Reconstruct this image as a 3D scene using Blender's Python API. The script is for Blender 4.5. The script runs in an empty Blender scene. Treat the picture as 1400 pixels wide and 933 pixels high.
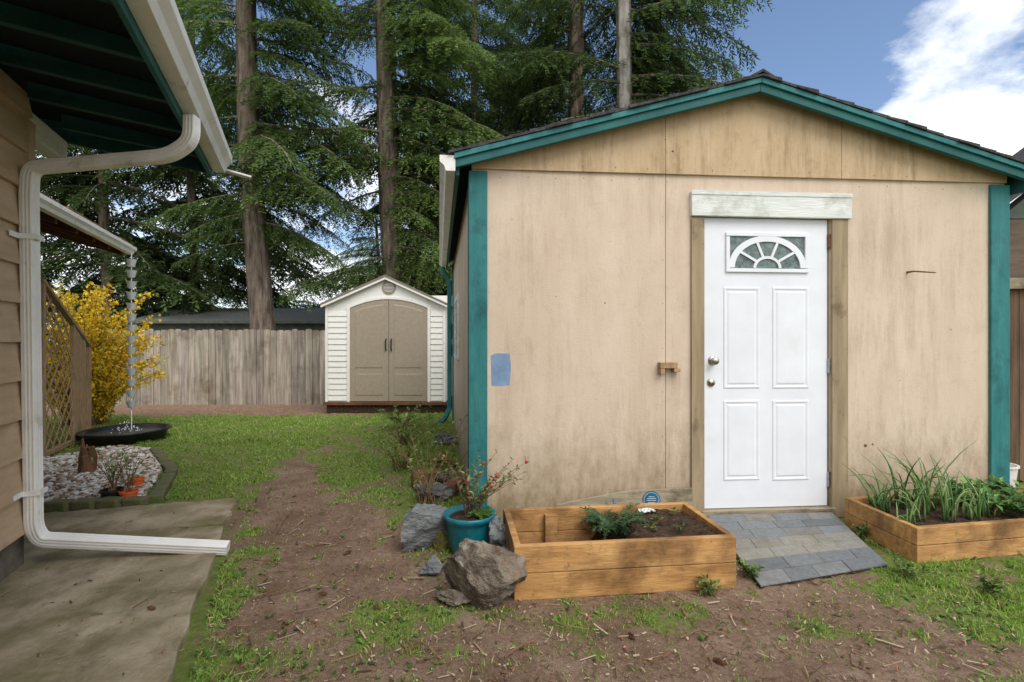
import bpy, bmesh, math, random
import numpy as np
from mathutils import Vector, Matrix, noise as mnoise
random.seed(7); rng=np.random.default_rng(7)
SC=bpy.context.scene; C=SC.collection
F=690.0; CH=1.25
def P(px,py,Y): return Vector(((px-700)/F*Y, Y, CH+(466-py)/F*Y))
def G(px,py,z=0.0):
    Y=(CH-z)*F/(py-466); return Vector(((px-700)/F*Y,Y,z))
R=random.uniform
# ------------------------------------------------------------------ materials
def L(c): return tuple(((x/255)/12.92 if x/255<=.04045 else ((x/255+.055)/1.055)**2.4) for x in c)+(1,)
def node(nt,t,**k):
    n=nt.nodes.new(t)
    for a,b in k.items(): setattr(n,a,b)
    return n
def ramp(nt,fac,stops):
    r=node(nt,'ShaderNodeValToRGB'); e=r.color_ramp.elements
    while len(e)<len(stops): e.new(.5)
    for i,(p,c) in enumerate(stops): e[i].position=p; e[i].color=c if len(c)==4 else tuple(c)+(1,)
    nt.links.new(fac,r.inputs[0]); return r.outputs[0]
def mixc(nt,f,a,b,mode='MIX'):
    m=node(nt,'ShaderNodeMix',data_type='RGBA',blend_type=mode)
    for i,x in ((0,f),(6,a),(7,b)):
        if isinstance(x,(float,int,tuple)): m.inputs[i].default_value=x
        else: nt.links.new(x,m.inputs[i])
    return m.outputs[2]
def noise(nt,vec,scale,detail=6,rough=.55,stretch=None):
    if stretch:
        mp=node(nt,'ShaderNodeMapping'); mp.inputs['Scale'].default_value=stretch; nt.links.new(vec,mp.inputs[0]); vec=mp.outputs[0]
    n=node(nt,'ShaderNodeTexNoise'); n.inputs['Scale'].default_value=scale; n.inputs['Detail'].default_value=detail; n.inputs['Roughness'].default_value=rough
    nt.links.new(vec,n.inputs[0]); return n.outputs[0]
def newmat(name):
    m=bpy.data.materials.new(name); m.use_nodes=True; nt=m.node_tree
    b=nt.nodes['Principled BSDF']; tc=node(nt,'ShaderNodeTexCoord').outputs['Object']
    return m,nt,b,tc
def setbump(nt,b,h,strength,dist=.01):
    bp=node(nt,'ShaderNodeBump'); bp.inputs['Strength'].default_value=strength; bp.inputs['Distance'].default_value=dist
    nt.links.new(h,bp.inputs['Height']); nt.links.new(bp.outputs[0],b.inputs['Normal'])
def pm(name,c1,c2,scale=6,stretch=None,rough=.75,bump=.3,bs=None,c3=None,s3=2,t3=(.5,.65),metal=0,spec=.3,vcol=False,dist=.01,lo=.35,hi=.65,st3=None,trans=0,c4=None,s4=5,t4=(.5,.7)):
    m,nt,b,tc=newmat(name)
    n=noise(nt,tc,scale,6,.6,stretch)
    col=ramp(nt,n,[(lo,c1),(hi,c2)])
    if c3:
        n3=noise(nt,tc,s3,8,.65,st3); f=ramp(nt,n3,[(t3[0],(0,0,0,1)),(t3[1],(1,1,1,1))]); col=mixc(nt,f,col,c3)
    if c4:
        n4=noise(nt,tc,s4,8,.7,(1.3,.8,1)); f=ramp(nt,n4,[(t4[0],(0,0,0,1)),(t4[1],(.85,.85,.85,1))]); col=mixc(nt,f,col,c4)
    if vcol:
        a=node(nt,'ShaderNodeAttribute',attribute_name='Col'); col=mixc(nt,1.0,col,a.outputs[0],'MULTIPLY')
    nt.links.new(col,b.inputs['Base Color'])
    b.inputs['Roughness'].default_value=rough; b.inputs['Metallic'].default_value=metal; b.inputs['Specular IOR Level'].default_value=spec
    if bump: setbump(nt,b,noise(nt,tc,bs or scale*4,6,.6,stretch),bump,dist)
    if trans:
        t=node(nt,'ShaderNodeBsdfTranslucent'); nt.links.new(col,t.inputs[0]); mx=node(nt,'ShaderNodeMixShader'); mx.inputs[0].default_value=trans
        nt.links.new(b.outputs[0],mx.inputs[1]); nt.links.new(t.outputs[0],mx.inputs[2])
        nt.links.new(mx.outputs[0],nt.nodes['Material Output'].inputs[0])
    return m
def plywood(name,base,base2,dirt,low,dark=1.0):
    m,nt,b,tc=newmat(name)
    col=ramp(nt,noise(nt,tc,1.0,6,.6,(5,5,1.2)),[(.35,base),(.68,base2)])
    fine=noise(nt,tc,1.0,4,.7,(120,120,5))
    col=mixc(nt,ramp(nt,fine,[(.52,(0,0,0,1)),(.85,(.22*dark,)*3+(1,))]),col,dirt)
    blot=noise(nt,tc,1.6,8,.7,(1,1,.7))
    streak=noise(nt,tc,1.0,6,.78,(20,20,1.8))
    mu=node(nt,'ShaderNodeMath',operation='MULTIPLY'); nt.links.new(blot,mu.inputs[0]); nt.links.new(streak,mu.inputs[1])
    col=mixc(nt,ramp(nt,mu.outputs[0],[(.25,(0,0,0,1)),(.42,(.6*dark,)*3+(1,))]),col,dirt)
    bl2=noise(nt,tc,7,8,.8); col=mixc(nt,ramp(nt,bl2,[(.52,(0,0,0,1)),(.72,(.35*dark,)*3+(1,))]),col,dirt)
    sp=node(nt,'ShaderNodeSeparateXYZ'); nt.links.new(tc,sp.inputs[0])
    mr=node(nt,'ShaderNodeMapRange'); mr.inputs[1].default_value=1.2; mr.inputs[2].default_value=.0; mr.inputs[3].default_value=0; mr.inputs[4].default_value=.85
    nt.links.new(sp.outputs[2],mr.inputs[0])
    m2=node(nt,'ShaderNodeMath',operation='MULTIPLY'); nt.links.new(mr.outputs[0],m2.inputs[0]); nt.links.new(noise(nt,tc,1.0,8,.78,(9,9,4)),m2.inputs[1])
    col=mixc(nt,ramp(nt,m2.outputs[0],[(.18,(0,0,0,1)),(.44,(.85,.85,.85,1))]),col,low)
    spk=noise(nt,tc,60,3,.6); col=mixc(nt,ramp(nt,spk,[(.68,(0,0,0,1)),(.75,(.45,.45,.45,1))]),col,dirt)
    nt.links.new(col,b.inputs['Base Color']); b.inputs['Roughness'].default_value=.85; b.inputs['Specular IOR Level'].default_value=.15
    saw=noise(nt,tc,1.0,4,.6,(50,50,70))
    setbump(nt,b,saw,.35,.004)
    return m
M={}
M['ply']=plywood('plywood',L((200,181,160)),L((212,194,174)),L((152,132,108)),L((134,116,82)),.72)
M['ply_gable']=plywood('plywood_gable',L((186,162,128)),L((200,176,144)),L((132,108,76)),L((130,100,62)),1.1)
M['jamb']=pm('jamb_paint',L((142,124,98)),L((166,148,120)),1,(20,20,2),bump=.3,bs=4,c3=L((105,90,68)),s3=5,t3=(.55,.7))
M['teal']=pm('teal_paint',L((38,106,108)),L((54,124,124)),1,(14,14,3),rough=.6,bump=.3,bs=6,c3=L((30,80,82)),s3=6,t3=(.5,.75))
M['teal_dark']=pm('teal_dark',L((30,82,82)),L((42,102,100)),5,rough=.65,bump=.2,c3=L((72,102,84)),s3=9,t3=(.58,.75))
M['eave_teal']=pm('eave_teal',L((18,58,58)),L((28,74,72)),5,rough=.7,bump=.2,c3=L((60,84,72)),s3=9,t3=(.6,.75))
M['white']=pm('white_paint',L((222,225,230)),L((230,233,238)),4,rough=.38,bump=.04,c3=L((206,204,198)),s3=3,t3=(.62,.9))
M['white_old']=pm('old_white_wood',L((206,210,204)),L((224,226,222)),1,(4,4,30),rough=.7,bump=.4,bs=3,c3=L((164,164,146)),s3=5,t3=(.52,.75))
M['gutter']=pm('gutter_white',L((222,221,216)),L((235,234,230)),5,rough=.4,bump=.05,c3=L((160,152,126)),s3=7,t3=(.57,.8))
M['shingle']=pm('shingle',L((52,52,54)),L((88,86,84)),30,rough=.95,bump=.8,bs=160,c3=L((70,76,52)),s3=6,t3=(.6,.75),vcol=True)
M['glass']=pm('obscured_glass',L((62,80,80)),L((118,134,130)),26,rough=.12,bump=.5,bs=60,spec=.6)
M['metal']=pm('worn_metal',(.35,.32,.28,1),(.55,.52,.48,1),30,rough=.3,bump=.05,metal=1)
M['rust']=pm('rust',L((92,66,50)),L((130,96,72)),40,rough=.9,bump=.4)
M['dark']=pm('dark_gap',(.01,.01,.01,1),(.02,.02,.02,1),5,bump=0)
M['nail']=pm('nail_stain',L((84,66,50)),L((110,88,66)),40,bump=0)
M['blue']=pm('blue_patch',L((114,138,168)),L((132,156,184)),9,rough=.8,bump=.2,bs=60)
M['cedar']=pm('cedar',L((168,124,74)),L((200,157,102)),1,(3,30,30),rough=.75,bump=.4,bs=3,c3=L((120,88,54)),s3=3,t3=(.48,.68),vcol=True,c4=L((104,84,60)),s4=14,t4=(.58,.72))
M['greyplank']=pm('weathered_plank',L((136,124,104)),L((172,160,136)),1,(2.5,30,30),rough=.85,bump=.5,bs=3,c3=L((92,82,62)),s3=5,t3=(.5,.7))
M['soil']=pm('soil',L((46,34,26)),L((92,72,56)),25,rough=1,bump=1,bs=60,dist=.03)
M['fence']=pm('fence_wood',L((126,118,106)),L((174,166,152)),1,(16,16,1.3),rough=.9,bump=.5,bs=4,c3=L((106,94,78)),s3=1.6,t3=(.5,.7),vcol=True)
M['fence_brown']=pm('brown_fence_wood',L((84,66,52)),L((124,100,80)),1,(16,16,1.3),rough=.9,bump=.5,bs=4,vcol=True)
M['lattice']=pm('lattice_wood',L((146,118,88)),L((176,148,114)),7,(8,8,2),rough=.85,bump=.4,c3=L((112,108,70)),s3=3,t3=(.55,.7))
M['siding']=pm('siding_paint',L((176,152,122)),L((190,166,138)),1,(3,3,20),rough=.65,bump=.2,bs=4,c3=L((150,128,102)),s3=4,t3=(.55,.8))
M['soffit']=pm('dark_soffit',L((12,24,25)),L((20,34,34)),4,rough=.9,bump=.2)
M['found']=pm('foundation',L((78,74,66)),L((112,106,94)),8,rough=.95,bump=.6)
M['brownwood']=pm('brown_porch_wood',L((84,56,40)),L((116,80,58)),4,rough=.8,bump=.3)
M['shake']=pm('mossy_shakes',L((104,78,52)),L((140,112,74)),8,rough=1,bump=1,bs=40,c3=L((110,112,50)),s3=10,t3=(.5,.6))
M['resin_white']=pm('resin_white',L((226,224,217)),L((235,233,227)),20,rough=.55,bump=.15,bs=90)
M['resin_tan']=pm('resin_tan',L((150,138,120)),L((160,148,130)),20,rough=.5,bump=.15,bs=90)
M['resin_roof']=pm('resin_roof',L((112,104,92)),L((132,124,112)),20,rough=.6,bump=.4,bs=60)
M['bark']=pm('bark',L((78,68,60)),L((150,134,120)),1,(9,9,1.6),rough=1,bump=1,bs=2.2,dist=.06,c3=L((100,98,76)),s3=2,t3=(.55,.75))
M['bark_pale']=pm('bark_pale',L((132,124,116)),L((190,184,176)),1,(9,9,2.2),rough=1,bump=.8,bs=2.2,dist=.04,c3=L((100,92,84)),s3=3,t3=(.5,.7))
M['needle']=pm('needles',(1,1,1,1),(.8,.8,.8,1),3,rough=.8,bump=0,vcol=True,trans=.4,spec=.08)
M['leaf']=pm('leaves',(1,1,1,1),(.85,.85,.85,1),9,rough=.5,bump=0,vcol=True,trans=.3,spec=.3)
M['grass']=pm('grass_blades',(1,1,1,1),(.85,.85,.85,1),3,rough=.6,bump=0,vcol=True,trans=.3,spec=.2)
M['twig']=pm('twigs',L((96,72,52)),L((140,112,84)),20,rough=.9,bump=.2)
M['litter']=pm('litter',(1,1,1,1),(.8,.8,.8,1),20,rough=.9,bump=0,vcol=True)
M['rock_grey']=pm('rock_grey',L((86,90,94)),L((142,144,144)),5,(1,1,2),rough=.85,bump=1,bs=14,dist=.03,c3=L((172,170,162)),s3=5,t3=(.6,.68),c4=L((110,92,70)),s4=5,t4=(.58,.74))
M['rock_brown']=pm('rock_brown',L((86,76,66)),L((146,134,118)),7,(1,1,1.6),rough=.85,bump=1,bs=14,dist=.05,c3=L((180,174,162)),s3=7,t3=(.56,.66),c4=L((112,82,56)),s4=4,t4=(.50,.68))
M['rock_moss']=pm('rock_moss',L((92,94,50)),L((132,124,70)),9,rough=.95,bump=.8)
M['brick']=pm('brick',L((120,78,56)),L((150,104,76)),12,rough=.9,bump=.6,c3=L((80,76,50)),s3=6,t3=(.5,.65))
M['edging']=pm('mossy_edging',L((86,86,60)),L((128,116,92)),10,rough=.95,bump=.8,c3=L((78,92,40)),s3=5,t3=(.45,.6))
M['pot_teal']=pm('glazed_teal',L((14,98,112)),L((28,124,138)),8,rough=.3,bump=.15,spec=.5)
M['terracotta']=pm('orange_pot',L((206,92,44)),L((224,110,58)),8,rough=.5,bump=.05)
M['black']=pm('black_plastic',(.012,.012,.014,1),(.02,.02,.022,1),8,rough=.35,bump=.05)
M['water']=pm('water',(.04,.05,.05,1),(.08,.1,.1,1),8,rough=.05,bump=.6,bs=30,spec=.6)
M['cup']=pm('chain_cup',L((222,224,226)),L((240,242,244)),8,rough=.35,bump=.03)
M['gravel']=pm('white_gravel',(1,1,1,1),(.9,.9,.9,1),30,rough=.8,bump=.2,vcol=True)
M['paver']=pm('ramp_tabs',(1,1,1,1),(.76,.76,.76,1),40,rough=.95,bump=.9,bs=220,vcol=True,c3=(.74,.70,.62,1),s3=7,t3=(.50,.68))
M['red']=pm('red_cloth',L((150,54,50)),L((170,70,60)),8,bump=.3)
M['bluecloth']=pm('blue_cloth',L((60,84,120)),L((80,104,140)),8,bump=.3)
M['neigh']=pm('neighbour_wall',L((92,76,66)),L((116,98,84)),1,(3,3,18),bump=.3,bs=3)
M['neigh_green']=pm('neighbour_green',L((78,88,80)),L((104,112,102)),6,bump=.2)
M['greyroof']=pm('grey_roof',L((104,108,106)),L((134,136,132)),20,rough=.95,bump=.5)
M['stump']=pm('stump_wood',L((96,64,46)),L((134,98,72)),1,(14,14,3),bump=.8,bs=4,dist=.03)
M['emblem_teal']=pm('emblem_teal',L((20,100,136)),L((30,114,146)),8,bump=0)
M['emblem_white']=pm('emblem_white',L((196,204,204)),L((206,212,210)),8,bump=0)
M['concrete']=pm('path_concrete',L((136,125,104)),L((176,164,142)),3,rough=.95,bump=.6,bs=60,c3=L((104,100,64)),s3=1.6,t3=(.44,.62),dist=.012,vcol=True,c4=L((100,86,68)),s4=4,t4=(.5,.72))

# ------------------------------------------------------------------ mesh helpers
WO={}
class MB:
    def __init__(s): s.v=[];s.f=[];s.c=[];s.col=(1,1,1)
    def add(s,vs,fs):
        b=len(s.v); s.v+=[tuple(v) for v in vs]; s.c+=[s.col]*len(vs); s.f+=[tuple(i+b for i in f) for f in fs]
    def box(s,x0,x1,y0,y1,z0,z1,T=None):
        p=[(x0,y0,z0),(x1,y0,z0),(x1,y1,z0),(x0,y1,z0),(x0,y0,z1),(x1,y0,z1),(x1,y1,z1),(x0,y1,z1)]
        if T: p=[T(*q) for q in p]
        s.add(p,[(0,3,2,1),(4,5,6,7),(0,1,5,4),(1,2,6,5),(2,3,7,6),(3,0,4,7)])
    def loft(s,a,b):
        n=len(a); s.add(list(a)+list(b),[tuple(range(n))[::-1],tuple(range(n,2*n))]+[(i,(i+1)%n,n+(i+1)%n,n+i) for i in range(n)])
    def bar(s,a,b,w,h,up=Vector((0,0,1))):
        a=Vector(a);b=Vector(b);d=(b-a).normalized();x=d.cross(up)
        if x.length<1e-4: x=d.cross(Vector((0,1,0)))
        x.normalize();y=x.cross(d).normalized()
        c=[x*w/2*i+y*h/2*j for i,j in ((-1,-1),(1,-1),(1,1),(-1,1))]
        s.loft([a+q for q in c],[b+q for q in c])
    def tube(s,pts,r,n=8,prof=None,cap=True):
        pts=[Vector(p) for p in pts]; m=len(pts)
        if not hasattr(r,'__len__'): r=[r]*m
        if prof is None: prof=[(math.cos(2*math.pi*i/n),math.sin(2*math.pi*i/n)) for i in range(n)]
        n=len(prof); d=(pts[1]-pts[0]).normalized()
        x=d.cross(Vector((0,0,1)))
        if x.length<.05: x=d.cross(Vector((0,1,0)))
        x.normalize(); vs=[];fs=[]
        for i,p in enumerate(pts):
            if i==0: t=pts[1]-pts[0]
            elif i==m-1: t=pts[-1]-pts[-2]
            else: t=(pts[i+1]-p).normalized()+(p-pts[i-1]).normalized()
            t.normalize(); x=(x-t*x.dot(t)).normalized(); y=t.cross(x)
            for a,b in prof: vs.append(p+(x*a+y*b)*r[i])
        for i in range(m-1):
            for j in range(n):
                fs.append((i*n+j,i*n+(j+1)%n,(i+1)*n+(j+1)%n,(i+1)*n+j))
        if cap: fs+= [tuple(range(n))[::-1],tuple(range((m-1)*n,m*n))]
        s.add(vs,fs)
    def lathe(s,c,prof,n=28,T=None,rib=0):
        vs=[];fs=[];m=len(prof)
        for r,z in prof:
            for j in range(n):
                a=2*math.pi*j/n; rr=r*(1+rib*((j//2)%2)); q=(rr*math.cos(a),rr*math.sin(a),z)
                if T: q=T(q)
                vs.append(Vector(c)+Vector(q))
        for i in range(m-1):
            for j in range(n): fs.append((i*n+j,i*n+(j+1)%n,(i+1)*n+(j+1)%n,(i+1)*n+j))
        fs+=[tuple(range(n))[::-1],tuple(range((m-1)*n,m*n))]
        s.add(vs,fs)
    def build(s,name,mat,parent=None,bevel=0,smooth=False,origin=None):
        V=np.array(s.v,dtype=float)
        if parent is not None: o=np.array(WO[parent.name])
        elif origin is not None: o=np.array(origin)
        else:
            mn=V.min(0);mx=V.max(0); o=np.array([(mn[0]+mx[0])/2,(mn[1]+mx[1])/2,mn[2]])
        me=bpy.data.meshes.new(name); me.from_pydata((V-o).tolist(),[],s.f)
        a=me.attributes.new('Col','FLOAT_COLOR','POINT'); cc=np.ones((len(V),4)); cc[:,:3]=np.array(s.c); a.data.foreach_set('color',cc.ravel())
        bm=bmesh.new(); bm.from_mesh(me); bmesh.ops.recalc_face_normals(bm,faces=bm.faces); bm.to_mesh(me); bm.free()
        me.materials.append(mat)
        ob=bpy.data.objects.new(name,me); C.objects.link(ob)
        if parent is not None: ob.parent=parent
        else: ob.location=o
        WO[ob.name]=tuple(o)
        if smooth:
            for p in me.polygons: p.use_smooth=True
        if bevel:
            b=ob.modifiers.new('bevel','BEVEL'); b.width=bevel; b.segments=2; b.limit_method='ANGLE'; b.angle_limit=math.radians(40)
        return ob
def fast(name,V,Fa,cols,mat,parent=None,origin=None,smooth=False):
    V=np.asarray(V,dtype=np.float64).reshape(-1,3); Fa=np.asarray(Fa,dtype=np.int32); k=Fa.shape[1]
    if parent is not None: o=np.array(WO[parent.name])
    elif origin is not None: o=np.array(origin,dtype=float)
    else:
        mn=V.min(0);mx=V.max(0); o=np.array([(mn[0]+mx[0])/2,(mn[1]+mx[1])/2,mn[2]])
    me=bpy.data.meshes.new(name); me.vertices.add(len(V)); me.vertices.foreach_set('co',(V-o).ravel())
    me.loops.add(Fa.size); me.loops.foreach_set('vertex_index',Fa.ravel())
    me.polygons.add(len(Fa)); me.polygons.foreach_set('loop_start',np.arange(0,Fa.size,k,dtype=np.int32))
    try: me.polygons.foreach_set('loop_total',np.full(len(Fa),k,dtype=np.int32))
    except Exception: pass
    me.update(calc_edges=True)
    if cols is not None:
        a=me.attributes.new('Col','FLOAT_COLOR','POINT'); cc=np.ones((len(V),4)); cc[:,:3]=cols; a.data.foreach_set('color',cc.ravel())
    me.polygons.foreach_set('use_smooth',np.full(len(Fa),smooth))
    me.materials.append(mat)
    ob=bpy.data.objects.new(name,me); C.objects.link(ob)
    if parent is not None: ob.parent=parent
    else: ob.location=o
    WO[ob.name]=tuple(o); return ob
def thing(name,label,cat,loc,group=None):
    o=bpy.data.objects.new(name,None); C.objects.link(o); o.location=loc; o.empty_display_size=.1
    WO[o.name]=tuple(loc); o['label']=label; o['category']=cat
    if group: o['group']=group
    return o
def tag(o,label,cat,group=None,kind=None):
    o['label']=label; o['category']=cat
    if group: o['group']=group
    if kind: o['kind']=kind
    return o
# value noise
TAB=rng.random((256,256))
def vn(x,y):
    xi=np.floor(x).astype(int); yi=np.floor(y).astype(int); fx=x-xi; fy=y-yi; fx=fx*fx*(3-2*fx); fy=fy*fy*(3-2*fy)
    g=lambda a,b: TAB[a%256,b%256]
    return (g(xi,yi)*(1-fx)+g(xi+1,yi)*fx)*(1-fy)+(g(xi,yi+1)*(1-fx)+g(xi+1,yi+1)*fx)*fy
def fbm(x,y,s=1.0):
    return (vn(x*s,y*s)*.5+vn(x*s*2.1+17,y*s*2.1+9)*.28+vn(x*s*4.3+5,y*s*4.3+31)*.15+vn(x*s*9+50,y*s*9+77)*.07)
def sst(a,b,x):
    t=np.clip((x-a)/(b-a),0,1); return t*t*(3-2*t)
def gz(x,y):
    x=np.asarray(x,dtype=float); y=np.asarray(y,dtype=float)
    z=-.137*sst(6.5,11,y)
    z=z+.09*sst(-1.45,-.9,x+.145*(y-3.4))*sst(-.1,-.25,x+.145*(y-3.4))*sst(3.0,3.8,y)*sst(8.3,7,y)
    return z
def gzf(x,y): return float(gz(x,y))
def dseg(x,y,pts):
    d=np.full(np.shape(x),1e9)
    for (ax,ay,wa),(bx,by,wb) in zip(pts[:-1],pts[1:]):
        dx,dy=bx-ax,by-ay; t=np.clip(((x-ax)*dx+(y-ay)*dy)/(dx*dx+dy*dy),0,1)
        dd=np.hypot(x-ax-t*dx,y-ay-t*dy)/(wa+(wb-wa)*t); d=np.minimum(d,dd)
    return d
def gp(px,py,w): g=G(px,py); return (g.x,g.y,w)
PATH=[gp(410,632,.12),gp(404,660,.24),gp(408,700,.30),gp(432,760,.34),gp(450,860,.40),gp(520,960,.5),(.2,1.2,.7)]
def dens(x,y):
    n=fbm(x,y,2.2); n2=fbm(x+40,y+11,6)
    d=np.full(np.shape(x),.97)*(.45+.55*sst(.36,.54,n*.5+n2*.5))
    p=dseg(x,y,PATH)+(n2-.5)*1.5+(n-.5)*.9; d=d*(.06+.94*sst(.6,1.7,p))
    worn=dseg(x,y,[(-2.3,7.2,.4),(-1.9,5.6,.45),(-1.2,4.2,.3),(-.9,3.2,.28)])+(n2-.5)*1.5
    d=d*(.6+.4*sst(.4,1.3,worn))
    fr=sst(3.1,2.75,y)*sst(-.85,-.45,x+(n2-.5)*.5); sparse=.06+sst(.50,.66,n*.55+n2*.45)*.5
    rt=sst(1.3,2.1,x-.15*(2.9-y)*3+(n2-.5)*.8)
    sp2=sst(.30,.50,n*.5+n2*.5)
    d=d*(1-fr)+fr*(sparse*(1-rt)+sp2*rt)
    d=d*(1-sst(8.7,9.2,y+(n2-.5)*1.2+(n-.5)*1.2)*sst(-2.0,-2.8,x)*.93)*sst(10.2,9.3,y)
    return np.clip(d,0,1)

# ------------------------------------------------------------------ ground sheet
xs=np.concatenate([[-400,-150,-60,-30,-18,-12,-9,-7.5],np.arange(-6.5,5.5,.05),[6,8,12,20,40,120,400]])
ys=np.concatenate([[-60,-20,-5,0,.6],np.arange(1.2,11.3,.05),[12,14,18,25,40,80,200,500]])
XX,YY=np.meshgrid(xs,ys); n=XX.size
fine=sst(-7,-6.3,XX)*sst(6,5.2,XX)*sst(12,11,YY)*sst(.5,1.2,YY)
D=dens(XX,YY)
ZZ=gz(XX,YY)+fine*((fbm(XX,YY,9)-.5)*.026+(fbm(XX+9,YY+3,26)-.5)*.020*(1-D))
V=np.stack([XX.ravel(),YY.ravel(),ZZ.ravel()],1); nx=len(xs); ny=len(ys)
ii=(np.arange(ny-1)[:,None]*nx+np.arange(nx-1)[None,:]).ravel()
Fc=np.stack([ii,ii+1,ii+nx+1,ii+nx],1)
mulch=sst(8.6,9.2,YY)*sst(12,11.5,YY)*sst(-1.8,-2.8,XX)
cols=np.stack([D.ravel(),mulch.ravel(),np.zeros(n)],1)
gm,nt,b,tc=newmat('ground_soil_and_grass')
at=node(nt,'ShaderNodeAttribute',attribute_name='Col'); sp=node(nt,'ShaderNodeSeparateColor'); nt.links.new(at.outputs[0],sp.inputs[0])
dirt=ramp(nt,noise(nt,tc,3,10,.7),[(.3,L((110,88,72))),(.5,L((136,112,94))),(.7,L((162,139,119)))])
dirt=mixc(nt,ramp(nt,noise(nt,tc,45,5,.7),[(.45,(0,0,0,1)),(.62,(.6,.6,.6,1))]),dirt,L((96,74,58)))
dirt=mixc(nt,ramp(nt,noise(nt,tc,90,3,.7),[(.60,(0,0,0,1)),(.68,(.8,.8,.8,1))]),dirt,L((188,168,146)))
dirt=mixc(nt,ramp(nt,noise(nt,tc,140,3,.7),[(.60,(0,0,0,1)),(.68,(.8,.8,.8,1))]),dirt,L((62,46,36)))
dirt=mixc(nt,sp.outputs[1],dirt,ramp(nt,noise(nt,tc,14,8,.8),[(.35,L((96,72,56))),(.65,L((164,136,114)))]))
gr=ramp(nt,noise(nt,tc,20,8,.7),[(.3,L((92,102,52))),(.55,L((112,126,64))),(.72,L((140,136,88)))])
edge=noise(nt,tc,16,6,.75)
ad=node(nt,'ShaderNodeMath',operation='ADD'); nt.links.new(sp.outputs[0],ad.inputs[0]); nt.links.new(edge,ad.inputs[1])
gf=ramp(nt,ad.outputs[0],[(.72,(0,0,0,1)),(1.15,(1,1,1,1))])
nt.links.new(mixc(nt,gf,dirt,gr),b.inputs['Base Color']); b.inputs['Roughness'].default_value=.95; b.inputs['Specular IOR Level'].default_value=.15
setbump(nt,b,noise(nt,tc,60,8,.75),.9,.015)
g=fast('ground',V,Fc,cols,gm,origin=(0,0,0),smooth=True); g['kind']='structure'

# ------------------------------------------------------------------ frames of the two buildings
O=Vector((-.27,3.38,0)); ux,uy=.99682,.0797; vx,vy=-.145,1.0; SW=3.88; SD=4.2
def S(s,d,z): return Vector((O.x+ux*s+vx*d,O.y+uy*s+vy*d,z))
def fs(px): k=(px-700)/F; return (k*3.38+.27)/(ux-k*uy)
def fz(px,py): return CH+(466-py)/F*(3.38+fs(px)*uy)
def wb(mb,x0,y0,x1,y1,d0,d1):
    xm=(x0+x1)/2; mb.box(fs(x0),fs(x1),d0,d1,fz(xm,y1),fz(xm,y0),S)
HC=Vector((-2.67,2.79,0)); hv=Vector((-.387,.922,0)); hn=Vector((.922,.387,0))
def H(o,t,z): return HC+hv*t+hn*o+Vector((0,0,z))

# slab path
def slab(name,poly,z,tint):
    m=MB(); m.col=tint
    pts=[]
    for i in range(len(poly)):
        a=Vector(poly[i]);b2=Vector(poly[(i+1)%len(poly)]); k=20
        for j in range(k):
            q=a.lerp(b2,j/k); pts.append(q+Vector((R(-.016,.016),R(-.016,.016),0)))
    m.loft([p+Vector((0,0,-.08)) for p in pts],[p+Vector((0,0,z)) for p in pts])
    o=m.build(name,M['concrete'],origin=(0,0,0),bevel=.008); o['kind']='structure'; return o
slab('concrete_path',[(-3.32,3.58,0),(-3.3,3.05,0),(-1.93,3.38,0),(-2.14,3.94,0)],.03,(1.04,1.0,.94))
slab('concrete_path',[(-3.35,3.0,0),(-3.8,.4,0),(-.62,.4,0),(-1.9,3.33,0)],.035,(1,.98,.95))

# ------------------------------------------------------------------ BIG SHED
sh=thing('wooden_shed','large beige plywood shed with teal trim, low gable roof and white door','shed',S(0,0,0))
sa,sb=fs(961),fs(1135); zt=fz(1048,297); zb=.075; sg=fs(910)
m=MB()
m.box(0,sg-.002,0,.04,0,2.405,S); m.box(sg+.002,sa,0,.04,0,2.405,S)
m.box(sb,fs(1357),0,.04,0,2.405,S); m.box(fs(1357)+.003,SW,0,.04,0,2.405,S)
m.box(sa,sb,0,.04,zt,2.405,S); m.box(sa,sb,.0,.04,0,zb-.02,S)
m.box(.002,sa-.01,.042,.08,0,2.4,S); m.box(sb+.01,SW-.002,.042,.08,0,2.4,S)
m.box(0,.05,.082,SD,0,2.42,S); m.box(SW-.05,SW,.082,SD,0,2.42,S); m.box(.052,SW-.052,SD-.05,SD,0,2.42,S)
m.build('wall',M['ply'],sh)
PK=1.94; SL=.277
def zf(s,top=3.03): return top-SL*abs(s-PK)
m=MB(); e=[.0,fs(908),fs(1148),SW]
for a,b_ in zip(e[:-1],e[1:]):
    a2=a+(.002 if a else 0); b2=b_-(.002 if b_<SW else 0)
    poly=[(a2,2.40),(b2,2.40),(b2,zf(b2)-.03)]
    if a2<PK<b2: poly.append((PK,zf(PK)-.03))
    poly.append((a2,zf(a2)-.03))
    m.loft([S(s,-.018,z) for s,z in poly],[S(s,.03,z) for s,z in poly])
m.build('gable_panel',M['ply_gable'],sh)
m=MB(); m.loft([S(s,SD-.04,z) for s,z in ((0,2.42),(SW,2.42),(SW,zf(SW)-.03),(PK,zf(PK)-.03),(0,zf(0)-.03))],[S(s,SD,z) for s,z in ((0,2.42),(SW,2.42),(SW,zf(SW)-.03),(PK,zf(PK)-.03),(0,zf(0)-.03))])
m.build('gable_panel',M['ply_gable'],sh)
m=MB()
for sgn in (-1,1):
    a=PK+sgn*2.05; P2=[(PK,zf(PK)-.025),(PK,zf(PK)),(a,zf(a)),(a,zf(a)-.025)]
    m.loft([S(s,-.10,z) for s,z in P2],[S(s,SD+.12,z) for s,z in P2])
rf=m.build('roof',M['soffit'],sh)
m=MB(); nC=16
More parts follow.
